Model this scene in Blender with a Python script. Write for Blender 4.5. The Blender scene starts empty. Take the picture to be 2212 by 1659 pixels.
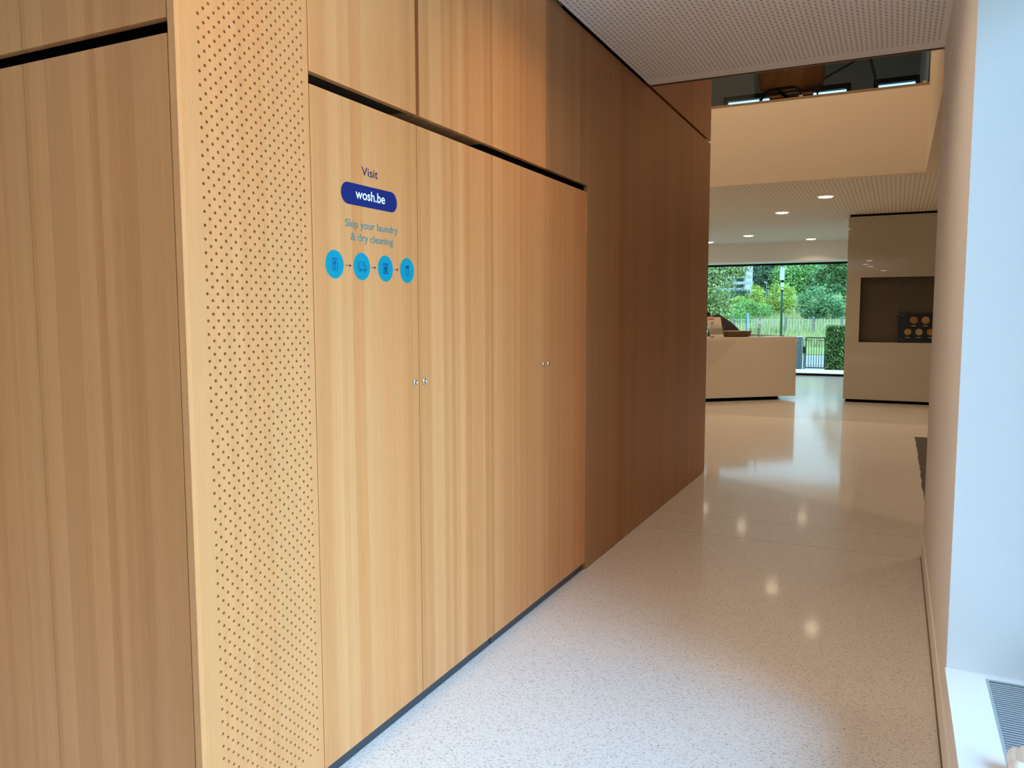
import bpy, bmesh, math, random
from mathutils import Vector, Matrix

# ------------------------------------------------------------------ camera, world, exposure
scn = bpy.context.scene
COL = scn.collection
cam_data = bpy.data.cameras.new('camera')
cam_data.sensor_width = 36.0
cam_data.lens = 36.0 * 1709.43 / 2212.0
cam_data.clip_end = 600
cam = bpy.data.objects.new('camera', cam_data)
COL.objects.link(cam)
YAW, PIT, ROL = -0.45068778, -0.08830929, -0.00174717
fw = Vector((math.sin(YAW) * math.cos(PIT), math.cos(YAW) * math.cos(PIT), math.sin(PIT)))
rt = Vector((math.cos(YAW), -math.sin(YAW), 0))
up = rt.cross(fw)
r2 = math.cos(ROL) * rt + math.sin(ROL) * up
u2 = -math.sin(ROL) * rt + math.cos(ROL) * up
cam.matrix_world = Matrix(((r2.x, u2.x, -fw.x, 0), (r2.y, u2.y, -fw.y, 0), (r2.z, u2.z, -fw.z, 1.45), (0, 0, 0, 1)))
scn.camera = cam

vs = scn.view_settings
vs.view_transform = 'Standard'
vs.look = 'None'
vs.gamma = 1.0
vs.use_curve_mapping = False
vs.exposure = 0.0

SKY = 5.0
GLOW = 21.0
DAY = (0.345, 0.665, 1.04)
WARM = (1.0, 0.71, 0.45)
wd = bpy.data.worlds.new('overcast_sky')
scn.world = wd
wd.use_nodes = True
wb = wd.node_tree.nodes['Background']
wt = wd.node_tree
tc = wt.nodes.new('ShaderNodeTexCoord')
dt = wt.nodes.new('ShaderNodeVectorMath')
dt.operation = 'DOT_PRODUCT'
dt.inputs[1].default_value = Vector((0.62, -0.28, 0.76)).normalized()
wt.links.new(tc.outputs['Generated'], dt.inputs[0])
mx_ = wt.nodes.new('ShaderNodeMath')
mx_.operation = 'MAXIMUM'
mx_.inputs[1].default_value = 0.0
wt.links.new(dt.outputs['Value'], mx_.inputs[0])
pw_ = wt.nodes.new('ShaderNodeMath')
pw_.operation = 'POWER'
pw_.inputs[1].default_value = 5.0
wt.links.new(mx_.outputs[0], pw_.inputs[0])
ma_ = wt.nodes.new('ShaderNodeMath')
ma_.operation = 'MULTIPLY_ADD'
ma_.inputs[1].default_value = GLOW
ma_.inputs[2].default_value = SKY
wt.links.new(pw_.outputs[0], ma_.inputs[0])
wb.inputs[0].default_value = (*DAY, 1)
wt.links.new(ma_.outputs[0], wb.inputs[1])      # glow lobe added to the sky on the right, strengthens the side window light

scn.cycles.use_denoising = True
scn.cycles.max_bounces = 10
scn.cycles.diffuse_bounces = 6
scn.cycles.glossy_bounces = 5
scn.cycles.transparent_max_bounces = 16
scn.cycles.caustics_reflective = False
scn.cycles.caustics_refractive = False
scn.cycles.sample_clamp_indirect = 6


def area(name, loc, rot, sx, sy, power, color, portal=False, parent=None, shape='RECTANGLE', spread=None):
    l = bpy.data.lights.new(name, 'AREA')
    l.shape = shape
    l.size = sx
    if shape in ('RECTANGLE', 'ELLIPSE'):
        l.size_y = sy
    l.energy = power
    l.color = color
    if portal:
        l.cycles.is_portal = True
    if spread is not None:
        l.spread = spread
    o = bpy.data.objects.new(name, l)
    COL.objects.link(o)
    o.location = loc
    o.rotation_euler = rot
    if parent is not None:
        o.parent = parent
    return o


# daylight enters through the windows: sampling portals at the panes, the rear one added
area('daylight_portal_side_window', (0.612, 0.35, 1.46), (0, math.radians(90), 0), 2.3, 5.1, 1, DAY, True)
area('daylight_portal_reception_window', (-3.0, 19.9, 1.33), (math.radians(-90), 0, 0), 8.0, 2.6, 1, DAY, True)

area('daylight_portal_added_window', (-2.48, -5.04, 1.3), (math.radians(90), 0, 0), 0.95, 2.5, 1, DAY, True)

rnd = random.Random(7)


# ------------------------------------------------------------------ mesh helpers
class MB:
    """collects vertices and faces (world coordinates), several material slots"""

    def __init__(self):
        self.v, self.f, self.m, self.smooth = [], [], [], []

    def vert(self, p):
        self.v.append(tuple(p))
        return len(self.v) - 1

    def face(self, pts, m=0, smooth=False):
        self.f.append([self.vert(p) for p in pts])
        self.m.append(m)
        self.smooth.append(smooth)

    def facei(self, idx, m=0, smooth=False):
        self.f.append(list(idx))
        self.m.append(m)
        self.smooth.append(smooth)

    def box(self, x0, x1, y0, y1, z0, z1, m=0):
        c = [(x0, y0, z0), (x1, y0, z0), (x1, y1, z0), (x0, y1, z0), (x0, y0, z1), (x1, y0, z1), (x1, y1, z1), (x0, y1, z1)]
        b = len(self.v)
        self.v += c
        for q in ((0, 3, 2, 1), (4, 5, 6, 7), (0, 1, 5, 4), (1, 2, 6, 5), (2, 3, 7, 6), (3, 0, 4, 7)):
            self.facei([b + i for i in q], m)
        return self

    def prism(self, pts, ext, m=0):
        """planar polygon pts (3D) extruded by the vector ext"""
        n = len(pts)
        b = len(self.v)
        ext = Vector(ext)
        self.v += [tuple(p) for p in pts]
        self.v += [tuple(Vector(p) + ext) for p in pts]
        self.facei([b + i for i in range(n)][::-1], m)
        self.facei([b + n + i for i in range(n)], m)
        for i in range(n):
            j = (i + 1) % n
            self.facei([b + i, b + j, b + n + j, b + n + i], m)
        return self

    def obox(self, o, ax, ay, az, m=0):
        """box from corner o and three edge vectors"""
        o, ax, ay, az = Vector(o), Vector(ax), Vector(ay), Vector(az)
        self.prism([o, o + ax, o + ax + ay, o + ay], az, m)
        return self

    def tube(self, pts, r, n=8, m=0, cap=True):
        pts = [Vector(p) for p in pts]
        rings = []
        for i, p in enumerate(pts):
            if i == 0:
                d = pts[1] - p
            elif i == len(pts) - 1:
                d = p - pts[i - 1]
            else:
                d = (pts[i + 1] - p).normalized() + (p - pts[i - 1]).normalized()
            d.normalize()
            a = d.cross(Vector((0, 0, 1)))
            if a.length < 1e-3:
                a = d.cross(Vector((1, 0, 0)))
            a.normalize()
            b = d.cross(a)
            rr = r[i] if isinstance(r, (list, tuple)) else r
            rings.append([self.vert(p + (a * math.cos(t) + b * math.sin(t)) * rr) for t in [2 * math.pi * k / n for k in range(n)]])
        for i in range(len(rings) - 1):
            for k in range(n):
                self.facei([rings[i][k], rings[i][(k + 1) % n], rings[i + 1][(k + 1) % n], rings[i + 1][k]], m, True)
        if cap:
            self.facei(rings[0][::-1], m)
            self.facei(rings[-1], m)
        return self

    def lathe(self, c, prof, n=24, axis='z', m=0):
        """profile of (radius, height) turned about an axis through c"""
        c = Vector(c)
        rings = []
        for r, h in prof:
            ring = []
            for k in range(n):
                t = 2 * math.pi * k / n
                a, b = r * math.cos(t), r * math.sin(t)
                q = {'z': (a, b, h), 'x': (h, a, b), 'y': (b, h, a)}[axis]
                ring.append(self.vert(c + Vector(q)))
            rings.append(ring)
        for i in range(len(rings) - 1):
            for k in range(n):
                self.facei([rings[i][k], rings[i][(k + 1) % n], rings[i + 1][(k + 1) % n], rings[i + 1][k]], m, True)
        if prof[0][0] > 1e-6:
            self.facei(rings[0][::-1], m)
        if prof[-1][0] > 1e-6:
            self.facei(rings[-1], m)
        return self

    def blob(self, c, rad, n=14, k=9, m=0, noise=0.0, seed=0):
        rr = random.Random(seed)
        c = Vector(c)
        rings = []
        for i in range(k + 1):
            th = math.pi * i / k
            ring = []
            for j in range(n):
                ph = 2 * math.pi * j / n
                q = 1 + noise * (rr.random() - .5)
                ring.append(self.vert(c + Vector((rad[0] * math.sin(th) * math.cos(ph) * q, rad[1] * math.sin(th) * math.sin(ph) * q, rad[2] * math.cos(th) * q))))
            rings.append(ring)
        for i in range(k):
            for j in range(n):
                self.facei([rings[i][j], rings[i + 1][j], rings[i + 1][(j + 1) % n], rings[i][(j + 1) % n]], m, True)
        return self

    def build(self, name, mats, parent=None, kind=None):
        base = wloc(parent)
        me = bpy.data.meshes.new(name)
        me.from_pydata([(p[0] - base.x, p[1] - base.y, p[2] - base.z) for p in self.v], [], self.f)
        for mt in (mats if isinstance(mats, (list, tuple)) else [mats]):
            me.materials.append(mt)
        for i, p in enumerate(me.polygons):
            p.material_index = self.m[i]
            p.use_smooth = self.smooth[i]
        bm = bmesh.new()
        bm.from_mesh(me)
        bmesh.ops.remove_doubles(bm, verts=bm.verts, dist=1e-5)
        if len(bm.faces) < 20000:
            bmesh.ops.recalc_face_normals(bm, faces=bm.faces)
        bm.to_mesh(me)
        bm.free()
        me.update()
        o = bpy.data.objects.new(name, me)
        COL.objects.link(o)
        if parent is not None:
            o.parent = parent
        if kind:
            o['kind'] = kind
        return o


def wloc(o):
    v = Vector((0, 0, 0))
    while o is not None:
        v = v + Vector(o.location)
        o = o.parent
    return v


def thing(name, label, cat, loc, group=None):
    o = bpy.data.objects.new(name, None)
    o.empty_display_size = 0.1
    COL.objects.link(o)
    o.location = loc
    return tag(o, label, cat, group)


def tag(o, label, cat, group=None, kind=None):
    o['label'] = label
    o['category'] = cat
    if group:
        o['group'] = group
    if kind:
        o['kind'] = kind
    return o


# ------------------------------------------------------------------ materials
def mat(name, color, rough=0.5, metal=0.0, spec=0.5, coat=0.0, coat_rough=0.03, emit=None, emit_s=0.0):
    m = bpy.data.materials.new(name)
    m.use_nodes = True
    p = m.node_tree.nodes['Principled BSDF']
    p.inputs['Base Color'].default_value = (*color, 1)
    p.inputs['Roughness'].default_value = rough
    p.inputs['Metallic'].default_value = metal
    p.inputs['Specular IOR Level'].default_value = spec
    p.inputs['Coat Weight'].default_value = coat
    p.inputs['Coat Roughness'].default_value = coat_rough
    if emit:
        p.inputs['Emission Color'].default_value = (*emit, 1)
        p.inputs['Emission Strength'].default_value = emit_s
    return m


class N:
    """tiny node builder"""

    def __init__(self, m):
        self.t = m.node_tree
        self.p = self.t.nodes['Principled BSDF']

    def new(self, typ, **kw):
        n = self.t.nodes.new(typ)
        for k, v in kw.items():
            setattr(n, k, v)
        return n

    def link(self, a, b):
        self.t.links.new(a, b)

    def math(self, op, a, b=None, c=None, clamp=False):
        n = self.new('ShaderNodeMath', operation=op, use_clamp=clamp)
        for i, x in enumerate((a, b, c)):
            if x is None:
                continue
            if isinstance(x, (int, float)):
                n.inputs[i].default_value = x
            else:
                self.link(x, n.inputs[i])
        return n.outputs[0]

    def mix(self, fac, a, b, blend='MIX'):
        n = self.new('ShaderNodeMix', data_type='RGBA', blend_type=blend)
        for s, x in ((n.inputs[0], fac), (n.inputs[6], a), (n.inputs[7], b)):
            if isinstance(x, (int, float)):
                s.default_value = x
            elif isinstance(x, tuple):
                s.default_value = (*x, 1)
            else:
                self.link(x, s)
        return n.outputs[2]

    def pos(self):
        g = self.new('ShaderNodeNewGeometry')
        s = self.new('ShaderNodeSeparateXYZ')
        self.link(g.outputs['Position'], s.inputs[0])
        return s.outputs[0], s.outputs[1], s.outputs[2], g.outputs['Position']

    def comb(self, x, y, z):
        n = self.new('ShaderNodeCombineXYZ')
        for i, q in enumerate((x, y, z)):
            if isinstance(q, (int, float)):
                n.inputs[i].default_value = q
            else:
                self.link(q, n.inputs[i])
        return n.outputs[0]

    def noise(self, vec, scale=1.0, detail=2.0, rough=0.5):
        n = self.new('ShaderNodeTexNoise')
        n.inputs['Scale'].default_value = scale
        n.inputs['Detail'].default_value = detail
        n.inputs['Roughness'].default_value = rough
        self.link(vec, n.inputs['Vector'])
        return n.outputs['Fac']

    def ramp(self, fac, stops, interp='LINEAR'):
        n = self.new('ShaderNodeValToRGB')
        n.color_ramp.interpolation = interp
        el = n.color_ramp.elements
        while len(el) < len(stops):
            el.new(0.5)
        for e, (p, c) in zip(el, stops):
            e.position = p
            e.color = (*c, 1) if len(c) == 3 else c
        self.link(fac, n.inputs[0])
        return n.outputs[0]


def wood_material(name, base, dark, light, seed=0.0, leaf=0.083):
    """upright oak veneer: narrow leaves of differing tone with a fine straight grain"""
    m = mat(name, base, 0.42, spec=0.35)
    n = N(m)
    x, y, z, P = n.pos()
    u = n.math('ADD', n.math('MULTIPLY', x, 0.93), y)
    u = n.math('ADD', u, seed)
    wob = n.noise(n.comb(n.math('MULTIPLY', u, 3.0), 0.3, n.math('MULTIPLY', z, 0.5)), 1.0, 1.0)
    uw = n.math('ADD', u, n.math('MULTIPLY', n.math('SUBTRACT', wob, 0.5), 0.02))
    # wide veneer leaves, then narrower sub stripes
    w1 = n.new('ShaderNodeTexWhiteNoise', noise_dimensions='1D')
    n.link(n.math('FLOOR', n.math('DIVIDE', uw, leaf)), w1.inputs['W'])
    w2 = n.new('ShaderNodeTexWhiteNoise', noise_dimensions='1D')
    n.link(n.math('FLOOR', n.math('DIVIDE', n.math('ADD', uw, 11.37), leaf * 0.37)), w2.inputs['W'])
    w3 = n.new('ShaderNodeTexWhiteNoise', noise_dimensions='1D')
    n.link(n.math('FLOOR', n.math('DIVIDE', n.math('ADD', uw, 5.11), leaf * 0.61)), w3.inputs['W'])
    grain = n.noise(n.comb(n.math('MULTIPLY', uw, 42.0), 1.7, n.math('MULTIPLY', z, 0.45)), 1.0, 3.0, 0.6)
    fine = n.noise(n.comb(n.math('MULTIPLY', uw, 420.0), 4.1, n.math('MULTIPLY', z, 7.0)), 1.0, 2.0, 0.6)
    t = n.math('ADD', n.math('MULTIPLY', w1.outputs[0], 0.34), n.math('MULTIPLY', w2.outputs[0], 0.28))
    t = n.math('ADD', t, n.math('MULTIPLY', grain, 0.38))
    col = n.ramp(t, [(0.18, dark), (0.5, base), (0.85, light)])
    col = n.mix(n.math('MULTIPLY', w3.outputs[0], 0.5), col, n.mix(1.0, col, (1.05, 0.90, 0.76), 'MULTIPLY'))
    pore = n.math('SUBTRACT', 1.0, n.math('MULTIPLY', n.math('SUBTRACT', fine, 0.5, clamp=True), 0.55))
    col = n.mix(1.0, col, n.comb(pore, pore, pore), 'MULTIPLY')
    n.link(col, n.p.inputs['Base Color'])
    bump = n.new('ShaderNodeBump')
    bump.inputs['Strength'].default_value = 0.06
    bump.inputs['Distance'].default_value = 0.002
    n.link(fine, bump.inputs['Height'])
    n.link(bump.outputs[0], n.p.inputs['Normal'])
    return m


OAK = wood_material('oak_veneer', (0.585, 0.243, 0.083), (0.50, 0.190, 0.059), (0.665, 0.300, 0.115))
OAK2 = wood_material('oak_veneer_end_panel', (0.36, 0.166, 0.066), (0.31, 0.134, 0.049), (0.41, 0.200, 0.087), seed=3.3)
OAKP = wood_material('oak_veneer_punched', (0.605, 0.268, 0.099), (0.555, 0.235, 0.080), (0.655, 0.304, 0.120), seed=1.7)
FELT = mat('black_acoustic_felt', (0.012, 0.008, 0.008), 0.95)
BLACK = mat('black_board', (0.006, 0.006, 0.006), 0.9, spec=0.1)
PLINTH = mat('black_plinth', (0.035, 0.036, 0.040), 0.45)
DARKWOOD = mat('dark_stained_edge', (0.10, 0.045, 0.020), 0.5)
WHITE = mat('white_plaster', (0.80, 0.78, 0.74), 0.75, spec=0.25)
SILLW = mat('white_lacquered_sill', (0.84, 0.84, 0.83), 0.35)
BEIGE = mat('beige_plaster', (0.72, 0.62, 0.49), 0.8, spec=0.2)
GREYW = mat('grey_plaster', (0.36, 0.45, 0.51), 0.85)
FRAME = mat('black_window_frame', (0.005, 0.005, 0.006), 0.6, spec=0.2)
CHROME = mat('chrome', (0.80, 0.80, 0.80), 0.12, metal=1.0)
DARKMETAL = mat('black_metal', (0.005, 0.005, 0.006), 0.5, spec=0.25)


def floor_material():
    m = mat('flecked_linoleum', (0.74, 0.70, 0.65), 0.38, spec=0.35, coat=0.60, coat_rough=0.08)
    n = N(m)
    x, y, z, P = n.pos()
    # chips: stretched, randomly turned cells
    def chips(sc, rot, lo, hi, dens):
        mp = n.new('ShaderNodeMapping')
        mp.inputs['Rotation'].default_value = (0, 0, rot)
        mp.inputs['Scale'].default_value = (sc, sc * 2.1, 1)
        n.link(P, mp.inputs['Vector'])
        v = n.new('ShaderNodeTexVoronoi', feature='F1', voronoi_dimensions='2D')
        v.inputs['Scale'].default_value = 1.0
        n.link(mp.outputs[0], v.inputs['Vector'])
        sh = n.new('ShaderNodeMapRange')
        n.link(v.outputs['Distance'], sh.inputs['Value'])
        sh.inputs['From Min'].default_value = lo
        sh.inputs['From Max'].default_value = hi
        sh.inputs['To Min'].default_value = 1.0
        sh.inputs['To Max'].default_value = 0.0
        sx = n.new('ShaderNodeSeparateXYZ')
        n.link(v.outputs['Color'], sx.inputs[0])
        keep = n.math('LESS_THAN', sx.outputs[0], dens)
        return n.math('MULTIPLY', n.math('MULTIPLY', sh.outputs[0], keep), n.math('ADD', n.math('MULTIPLY', sx.outputs[1], 0.7), 0.3))
    base = n.mix(n.noise(P, 60, 2), (0.78, 0.745, 0.70), (0.71, 0.675, 0.63))
    c1 = chips(75, 0.3, 0.20, 0.34, 0.42)
    c2 = chips(75, 1.9, 0.20, 0.34, 0.36)
    c3 = chips(48, 1.1, 0.16, 0.26, 0.22)
    col = n.mix(n.math('MULTIPLY', c1, 0.80), base, (0.34, 0.32, 0.30))
    col = n.mix(n.math('MULTIPLY', c2, 0.72), col, (0.40, 0.35, 0.30))
    col = n.mix(n.math('MULTIPLY', c3, 0.88), col, (0.21, 0.20, 0.195))
    # welded joints between the sheets
    for yy in (5.17, 5.665, 10.63):
        d = n.math('ABSOLUTE', n.math('SUBTRACT', y, yy))
        j = n.math('LESS_THAN', d, 0.0035)
        col = n.mix(n.math('MULTIPLY', j, 0.6), col, (0.22, 0.20, 0.18))
    n.link(col, n.p.inputs['Base Color'])
    b = n.new('ShaderNodeBump')
    b.inputs['Strength'].default_value = 0.035
    b.inputs['Distance'].default_value = 0.01
    n.link(n.noise(n.comb(n.math('MULTIPLY', x, 2.2), n.math('MULTIPLY', y, 9.0), 0.0), 1.0, 3.0, 0.6), b.inputs['Height'])
    n.link(b.outputs[0], n.p.inputs['Coat Normal'])
    return m


FLOOR = floor_material()


def perforated_ceiling(name, color, y_lo, y_hi, x_lo, x_hi, pitch=0.0258, x0=-1.5204, y0=3.6866):
    """acoustic plasterboard: big and small holes in turn, their inner darkness painted on, plain margins"""
    m = mat(name, color, 0.8, spec=0.2)
    n = N(m)
    x, y, z, P = n.pos()
    px = n.math('DIVIDE', n.math('SUBTRACT', x, x0), pitch)
    py = n.math('DIVIDE', n.math('SUBTRACT', y, y0), pitch * 0.988)
    ix, iy = n.math('ROUND', px), n.math('ROUND', py)
    dx = n.math('SUBTRACT', px, ix)
    dy = n.math('SUBTRACT', py, iy)
    d = n.math('SQRT', n.math('ADD', n.math('MULTIPLY', dx, dx), n.math('MULTIPLY', dy, dy)))
    par = n.math('FLOORED_MODULO', n.math('ADD', ix, iy), 2.0)
    r = n.math('ADD', 0.25, n.math('MULTIPLY', par, -0.095))
    hole = n.math('LESS_THAN', d, r)
    for a, op, v in ((y, 'LESS_THAN', y_hi), (y, 'GREATER_THAN', y_lo), (x, 'LESS_THAN', x_hi), (x, 'GREATER_THAN', x_lo)):
        hole = n.math('MULTIPLY', hole, n.math(op, a, v))
    n.link(n.mix(hole, color, (0.27, 0.26, 0.25)), n.p.inputs['Base Color'])  # shade inside the holes is put into the base colour
    return m


CEIL = perforated_ceiling('perforated_plasterboard_passage', (0.90, 0.91, 0.91), -9, 5.118, -1.530, 0.165)
CEIL2 = perforated_ceiling('perforated_plasterboard_reception', (0.74, 0.68, 0.59), 10.30, 18.7, -8, 3.0, pitch=0.052)


def glass(name, tint=(1, 1, 1), refl=1.0):
    m = bpy.data.materials.new(name)
    m.use_nodes = True
    t = m.node_tree
    t.nodes.remove(t.nodes['Principled BSDF'])
    out = t.nodes['Material Output']
    tr = t.nodes.new('ShaderNodeBsdfTransparent')
    tr.inputs[0].default_value = (*tint, 1)
    gl = t.nodes.new('ShaderNodeBsdfGlossy')
    gl.inputs['Roughness'].default_value = 0.0
    fr = t.nodes.new('ShaderNodeFresnel')
    fr.inputs['IOR'].default_value = 1.35
    mu = t.nodes.new('ShaderNodeMath')
    mu.operation = 'MULTIPLY'
    mu.inputs[1].default_value = refl
    mx = t.nodes.new('ShaderNodeMixShader')
    t.links.new(fr.outputs[0], mu.inputs[0])
    t.links.new(mu.outputs[0], mx.inputs[0])
    t.links.new(tr.outputs[0], mx.inputs[1])
    t.links.new(gl.outputs[0], mx.inputs[2])
    t.links.new(mx.outputs[0], out.inputs[0])
    return m


GLASS = glass('clear_window_glass', (0.97, 0.98, 0.98))
GLASS_TINT = glass('dimming_window_glass', (0.74, 0.70, 0.62), 0.6)  # tint added to darken the view outside and warm its blue cast
PLEXI = glass('clear_acrylic', (0.97, 0.985, 0.985), 0.8)


def foliage(name, c1, c2, c3):
    m = mat(name, c1, 0.6, spec=0.2)
    n = N(m)
    g = n.new('ShaderNodeNewGeometry')
    n.link(n.ramp(g.outputs['Random Per Island'], [(0.0, c1), (0.5, c2), (1.0, c3)]), n.p.inputs['Base Color'])
    return m


# ------------------------------------------------------------------ setting: shell of the building
XW = -1.542          # face of the oak wall
XR = 0.192           # face of the right hand wall
ZC = 2.955           # passage ceiling
ZC2 = 3.035          # reception ceiling

MB().prism([(-9, -5, -0.3), (0.60, -5, -0.3), (0.60, 5.0, -0.3), (6, 5.0, -0.3), (6, 19.85, -0.3), (-9, 19.85, -0.3)], (0, 0, 0.3)).build('floor', FLOOR, kind='structure')
MB().box(-1.522, XR + 0.3, -5, 5.25, ZC, 3.3).build('ceiling', CEIL, kind='structure')
MB().box(-9, -1.57, -5, 1.34, ZC, 3.3).build('ceiling', WHITE, kind='structure')
MB().box(-1.536, XR, 5.25, 5.263, ZC - 0.008, 3.3).build('trim_1', DARKWOOD, kind='structure')
# solid core behind the oak fronts
MB().box(-9, -2.16, 1.96, 7.2, 0, 7.2).build('wall_core', WHITE, kind='structure')
# right hand wall: low wall under the window, pier, lintel, deep sill
b = MB()
b.box(XR, 0.70, -5, 2.9, -0.3, 0.268)
b.box(XR, 0.70, 2.9, 5.225, -0.3, 7.2)
b.box(XR, 0.70, -5, 2.9, 2.64, 7.2)
b.build('wall_right', WHITE, kind='structure')
b = MB()
b.box(XR - 0.004, 0.30, -5, 2.9, 0.268, 0.282)
b.box(0.30, 0.55, 2.862, 2.9, 0.268, 0.282)
b.box(0.55, 0.69, -5, 2.9, 0.268, 0.282)
b.build('trim_2', SILLW, kind='structure')
MB().box(XR - 0.006, XR, -5, 5.19, 0, 0.135).build('baseboard_right', WHITE, kind='structure')
MB().box(XR - 0.010, XR - 0.006, -5, 5.19, 0, 0.012).build('trim_3', mat('sealant_joint', (0.16, 0.12, 0.09), 0.7), kind='structure')
# side window
b = MB()
for z0, z1 in ((0.282, 0.34), (2.58, 2.64)):
    b.box(0.60, 0.65, -2.2, 2.9, z0, z1)
for yy in (0.60, 2.85, -2.2):
    b.box(0.60, 0.65, yy, yy + 0.05, 0.34, 2.58)
w1 = b.build('window_1', FRAME, kind='structure')
b = MB()
b.box(0.622, 0.628, 0.65, 2.85, 0.34, 2.58)
b.box(0.622, 0.628, -2.15, 0.60, 0.34, 2.58)
b.build('pane', GLASS, w1)
MB().box(0.60, 0.70, -5, -2.2, 0.268, 2.64).build('wall_side', WHITE, kind='structure')
# behind the photographer and to the left of the cupboards
b = MB()
b.box(-9, -2.95, -5.2, -5, -0.3, 3.3)
b.box(-2.0, 0.70, -5.2, -5, -0.3, 3.3)
b.box(-2.95, -2.0, -5.2, -5, 2.6, 3.3)
b.box(-2.95, -2.0, -5.2, -5, -0.3, 0.0)
b.build('wall_rear', BEIGE, kind='structure')
b = MB()
for x in (-2.95, -2.06):
    b.box(x, x + 0.06, -5.13, -5.07, 0.0, 2.6)
for z in (0.0, 2.54):
    for x0, x1 in ((-2.89, -2.06),):
        b.box(x0, x1, -5.13, -5.07, z, z + 0.06)
w6 = b.build('window_6', FRAME, kind='structure')  # unseen rear window, added to bring daylight onto the ceiling and left doors
b = MB()
for x0, x1 in ((-2.89, -2.06),):
    b.box(x0, x1, -5.105, -5.097, 0.06, 2.54)
b.build('pane', GLASS, w6)
MB().box(-9.2, -9, -5.2, 19.85, -0.3, 7.2).build('wall_left', BEIGE, kind='structure')
MB().box(6, 6.2, 5.0, 19.85, -0.3, 7.2).build('wall_far_right', BEIGE, kind='structure')
MB().box(0.70, 6.2, 4.9, 5.225, -0.3, 7.2).build('wall_near_right', BEIGE, kind='structure')
# reception ceiling, void and gallery front
MB().box(-9, 6, 10.32, 18.9, ZC2, 3.15).build('ceiling', CEIL2, kind='structure')
MB().box(0.36, 6, 5.225, 10.32, ZC2, 3.15).build('ceiling', WHITE, kind='structure')
MB().box(-9, 0.24, 10.2, 10.32, ZC2, 4.0).build('wall_gallery_front', BEIGE, kind='structure')
MB().box(0.24, 0.36, 5.225, 10.32, ZC2, 7.2).build('wall_gallery_side', BEIGE, kind='structure')
MB().box(0.24, 0.36, 10.32, 17.0, 3.15, 7.2).build('wall_gallery_side', GREYW, kind='structure')
MB().box(-9, 0.24, 10.192, 10.33, 4.0, 4.016).build('trim_4', mat('oak_capping', (0.30, 0.19, 0.10), 0.5), kind='structure')
MB().box(-9, 0.24, 10.32, 17.0, 3.15, 3.80).build('floor_gallery', mat('gallery_carpet', (0.09, 0.09, 0.09), 0.9), kind='structure')
MB().prism([(-9, -1, 7.2), (0.70, -1, 7.2), (0.70, 4.9, 7.2), (6.2, 4.9, 7.2), (6.2, 17.2, 7.2), (-9, 17.2, 7.2)], (0, 0, 0.2)).build('ceiling_gallery', GREYW, kind='structure')
MB().box(-9, 0.18, -1, 2.0, 3.3, 7.2).build('wall_gallery_rear', BEIGE, kind='structure')
# gallery outer wall with three small windows
wins = [(-3.36, -2.35), (-1.82, -0.95), (-0.55, 0.40)]
ZT, ZB = 5.88, 4.9
b = MB()
b.box(-9, 0.24, 17.0, 17.2, ZT, 7.2)
b.box(-9, 0.24, 17.0, 17.2, 3.80, ZB)
xs = [-9] + [v for w in wins for v in w]
for i in range(0, len(xs) - 1, 2):
    b.box(xs[i], min(xs[i + 1], 0.24), 17.0, 17.2, ZB, ZT)
b.build('wall_gallery_back', GREYW, kind='structure')
for k, (x0, x1) in enumerate(wins):
    b = MB()
    x1 = min(x1, 0.24)
    b.box(x0, x0 + 0.075, 16.97, 17.1, ZB, ZT)
    b.box(x1 - 0.075, x1, 16.97, 17.1, ZB, ZT)
    b.box(x0 + 0.075, x1 - 0.075, 16.97, 17.1, ZT - 0.09, ZT)
    b.box(x0 + 0.075, x1 - 0.075, 16.97, 17.1, ZB, ZB + 0.09)
    w = b.build('window_%d' % (k + 3), FRAME, kind='structure')
    MB().box(x0 + 0.075, x1 - 0.075, 17.03, 17.036, ZB + 0.09, ZT - 0.09).build('pane', GLASS, w)
# header over the reception window, its soffit, window frame and pane
MB().box(-9, 6, 18.9, 19.85, 2.625, 7.2).build('wall_back', mat('bright_white_plaster', (0.88, 0.88, 0.86), 0.7), kind='structure')
b = MB()
b.box(-9, 1.5, 19.66, 19.76, 2.58, 2.625)
b.box(-9, 1.5, 19.66, 19.76, 0, 0.05)
b.box(1.42, 1.5, 19.66, 19.76, 0.05, 2.58)
b.box(-8.99, -8.92, 19.66, 19.76, 0.05, 2.58)
w2 = b.build('window_2', FRAME, kind='structure')
MB().box(-8.92, 1.42, 19.70, 19.712, 0.05, 2.58).build('pane', GLASS_TINT, w2)
MB().box(1.5, 6, 19.6, 19.85, 0, 2.625).build('wall_back_right', WHITE, kind='structure')


# ------------------------------------------------------------------ oak cupboards of the passage
T = 0.022
SLOT0, SLOT1 = 2.110, 2.146
Y = [1.850, 2.4185, 2.993, 3.566, 4.132]


def text_mesh(mb, body, y0, y1, zbase, cap, x, m=0, bold=0.0, gap=None):
    """flat lettering on the oak wall: reading along +Y, up = +Z"""
    cu = bpy.data.curves.new('lettering', 'FONT')
    cu.body = body
    cu.size = 1.0
    cu.offset = bold
    ob = bpy.data.objects.new('lettering', cu)
    COL.objects.link(ob)
    dg = bpy.context.evaluated_depsgraph_get()
    me = bpy.data.meshes.new_from_object(ob.evaluated_get(dg))
    xs_ = [v.co.x for v in me.vertices]
    lo, hi = min(xs_), max(xs_)
    sx = (y1 - y0) / (hi - lo)
    sy = cap / 0.69
    for p in me.polygons:
        mb.face([(x, y0 + (me.vertices[i].co.x - lo) * sx, zbase + me.vertices[i].co.y * sy) for i in p.vertices], m)
    bpy.data.objects.remove(ob)
    bpy.data.curves.remove(cu)


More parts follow.
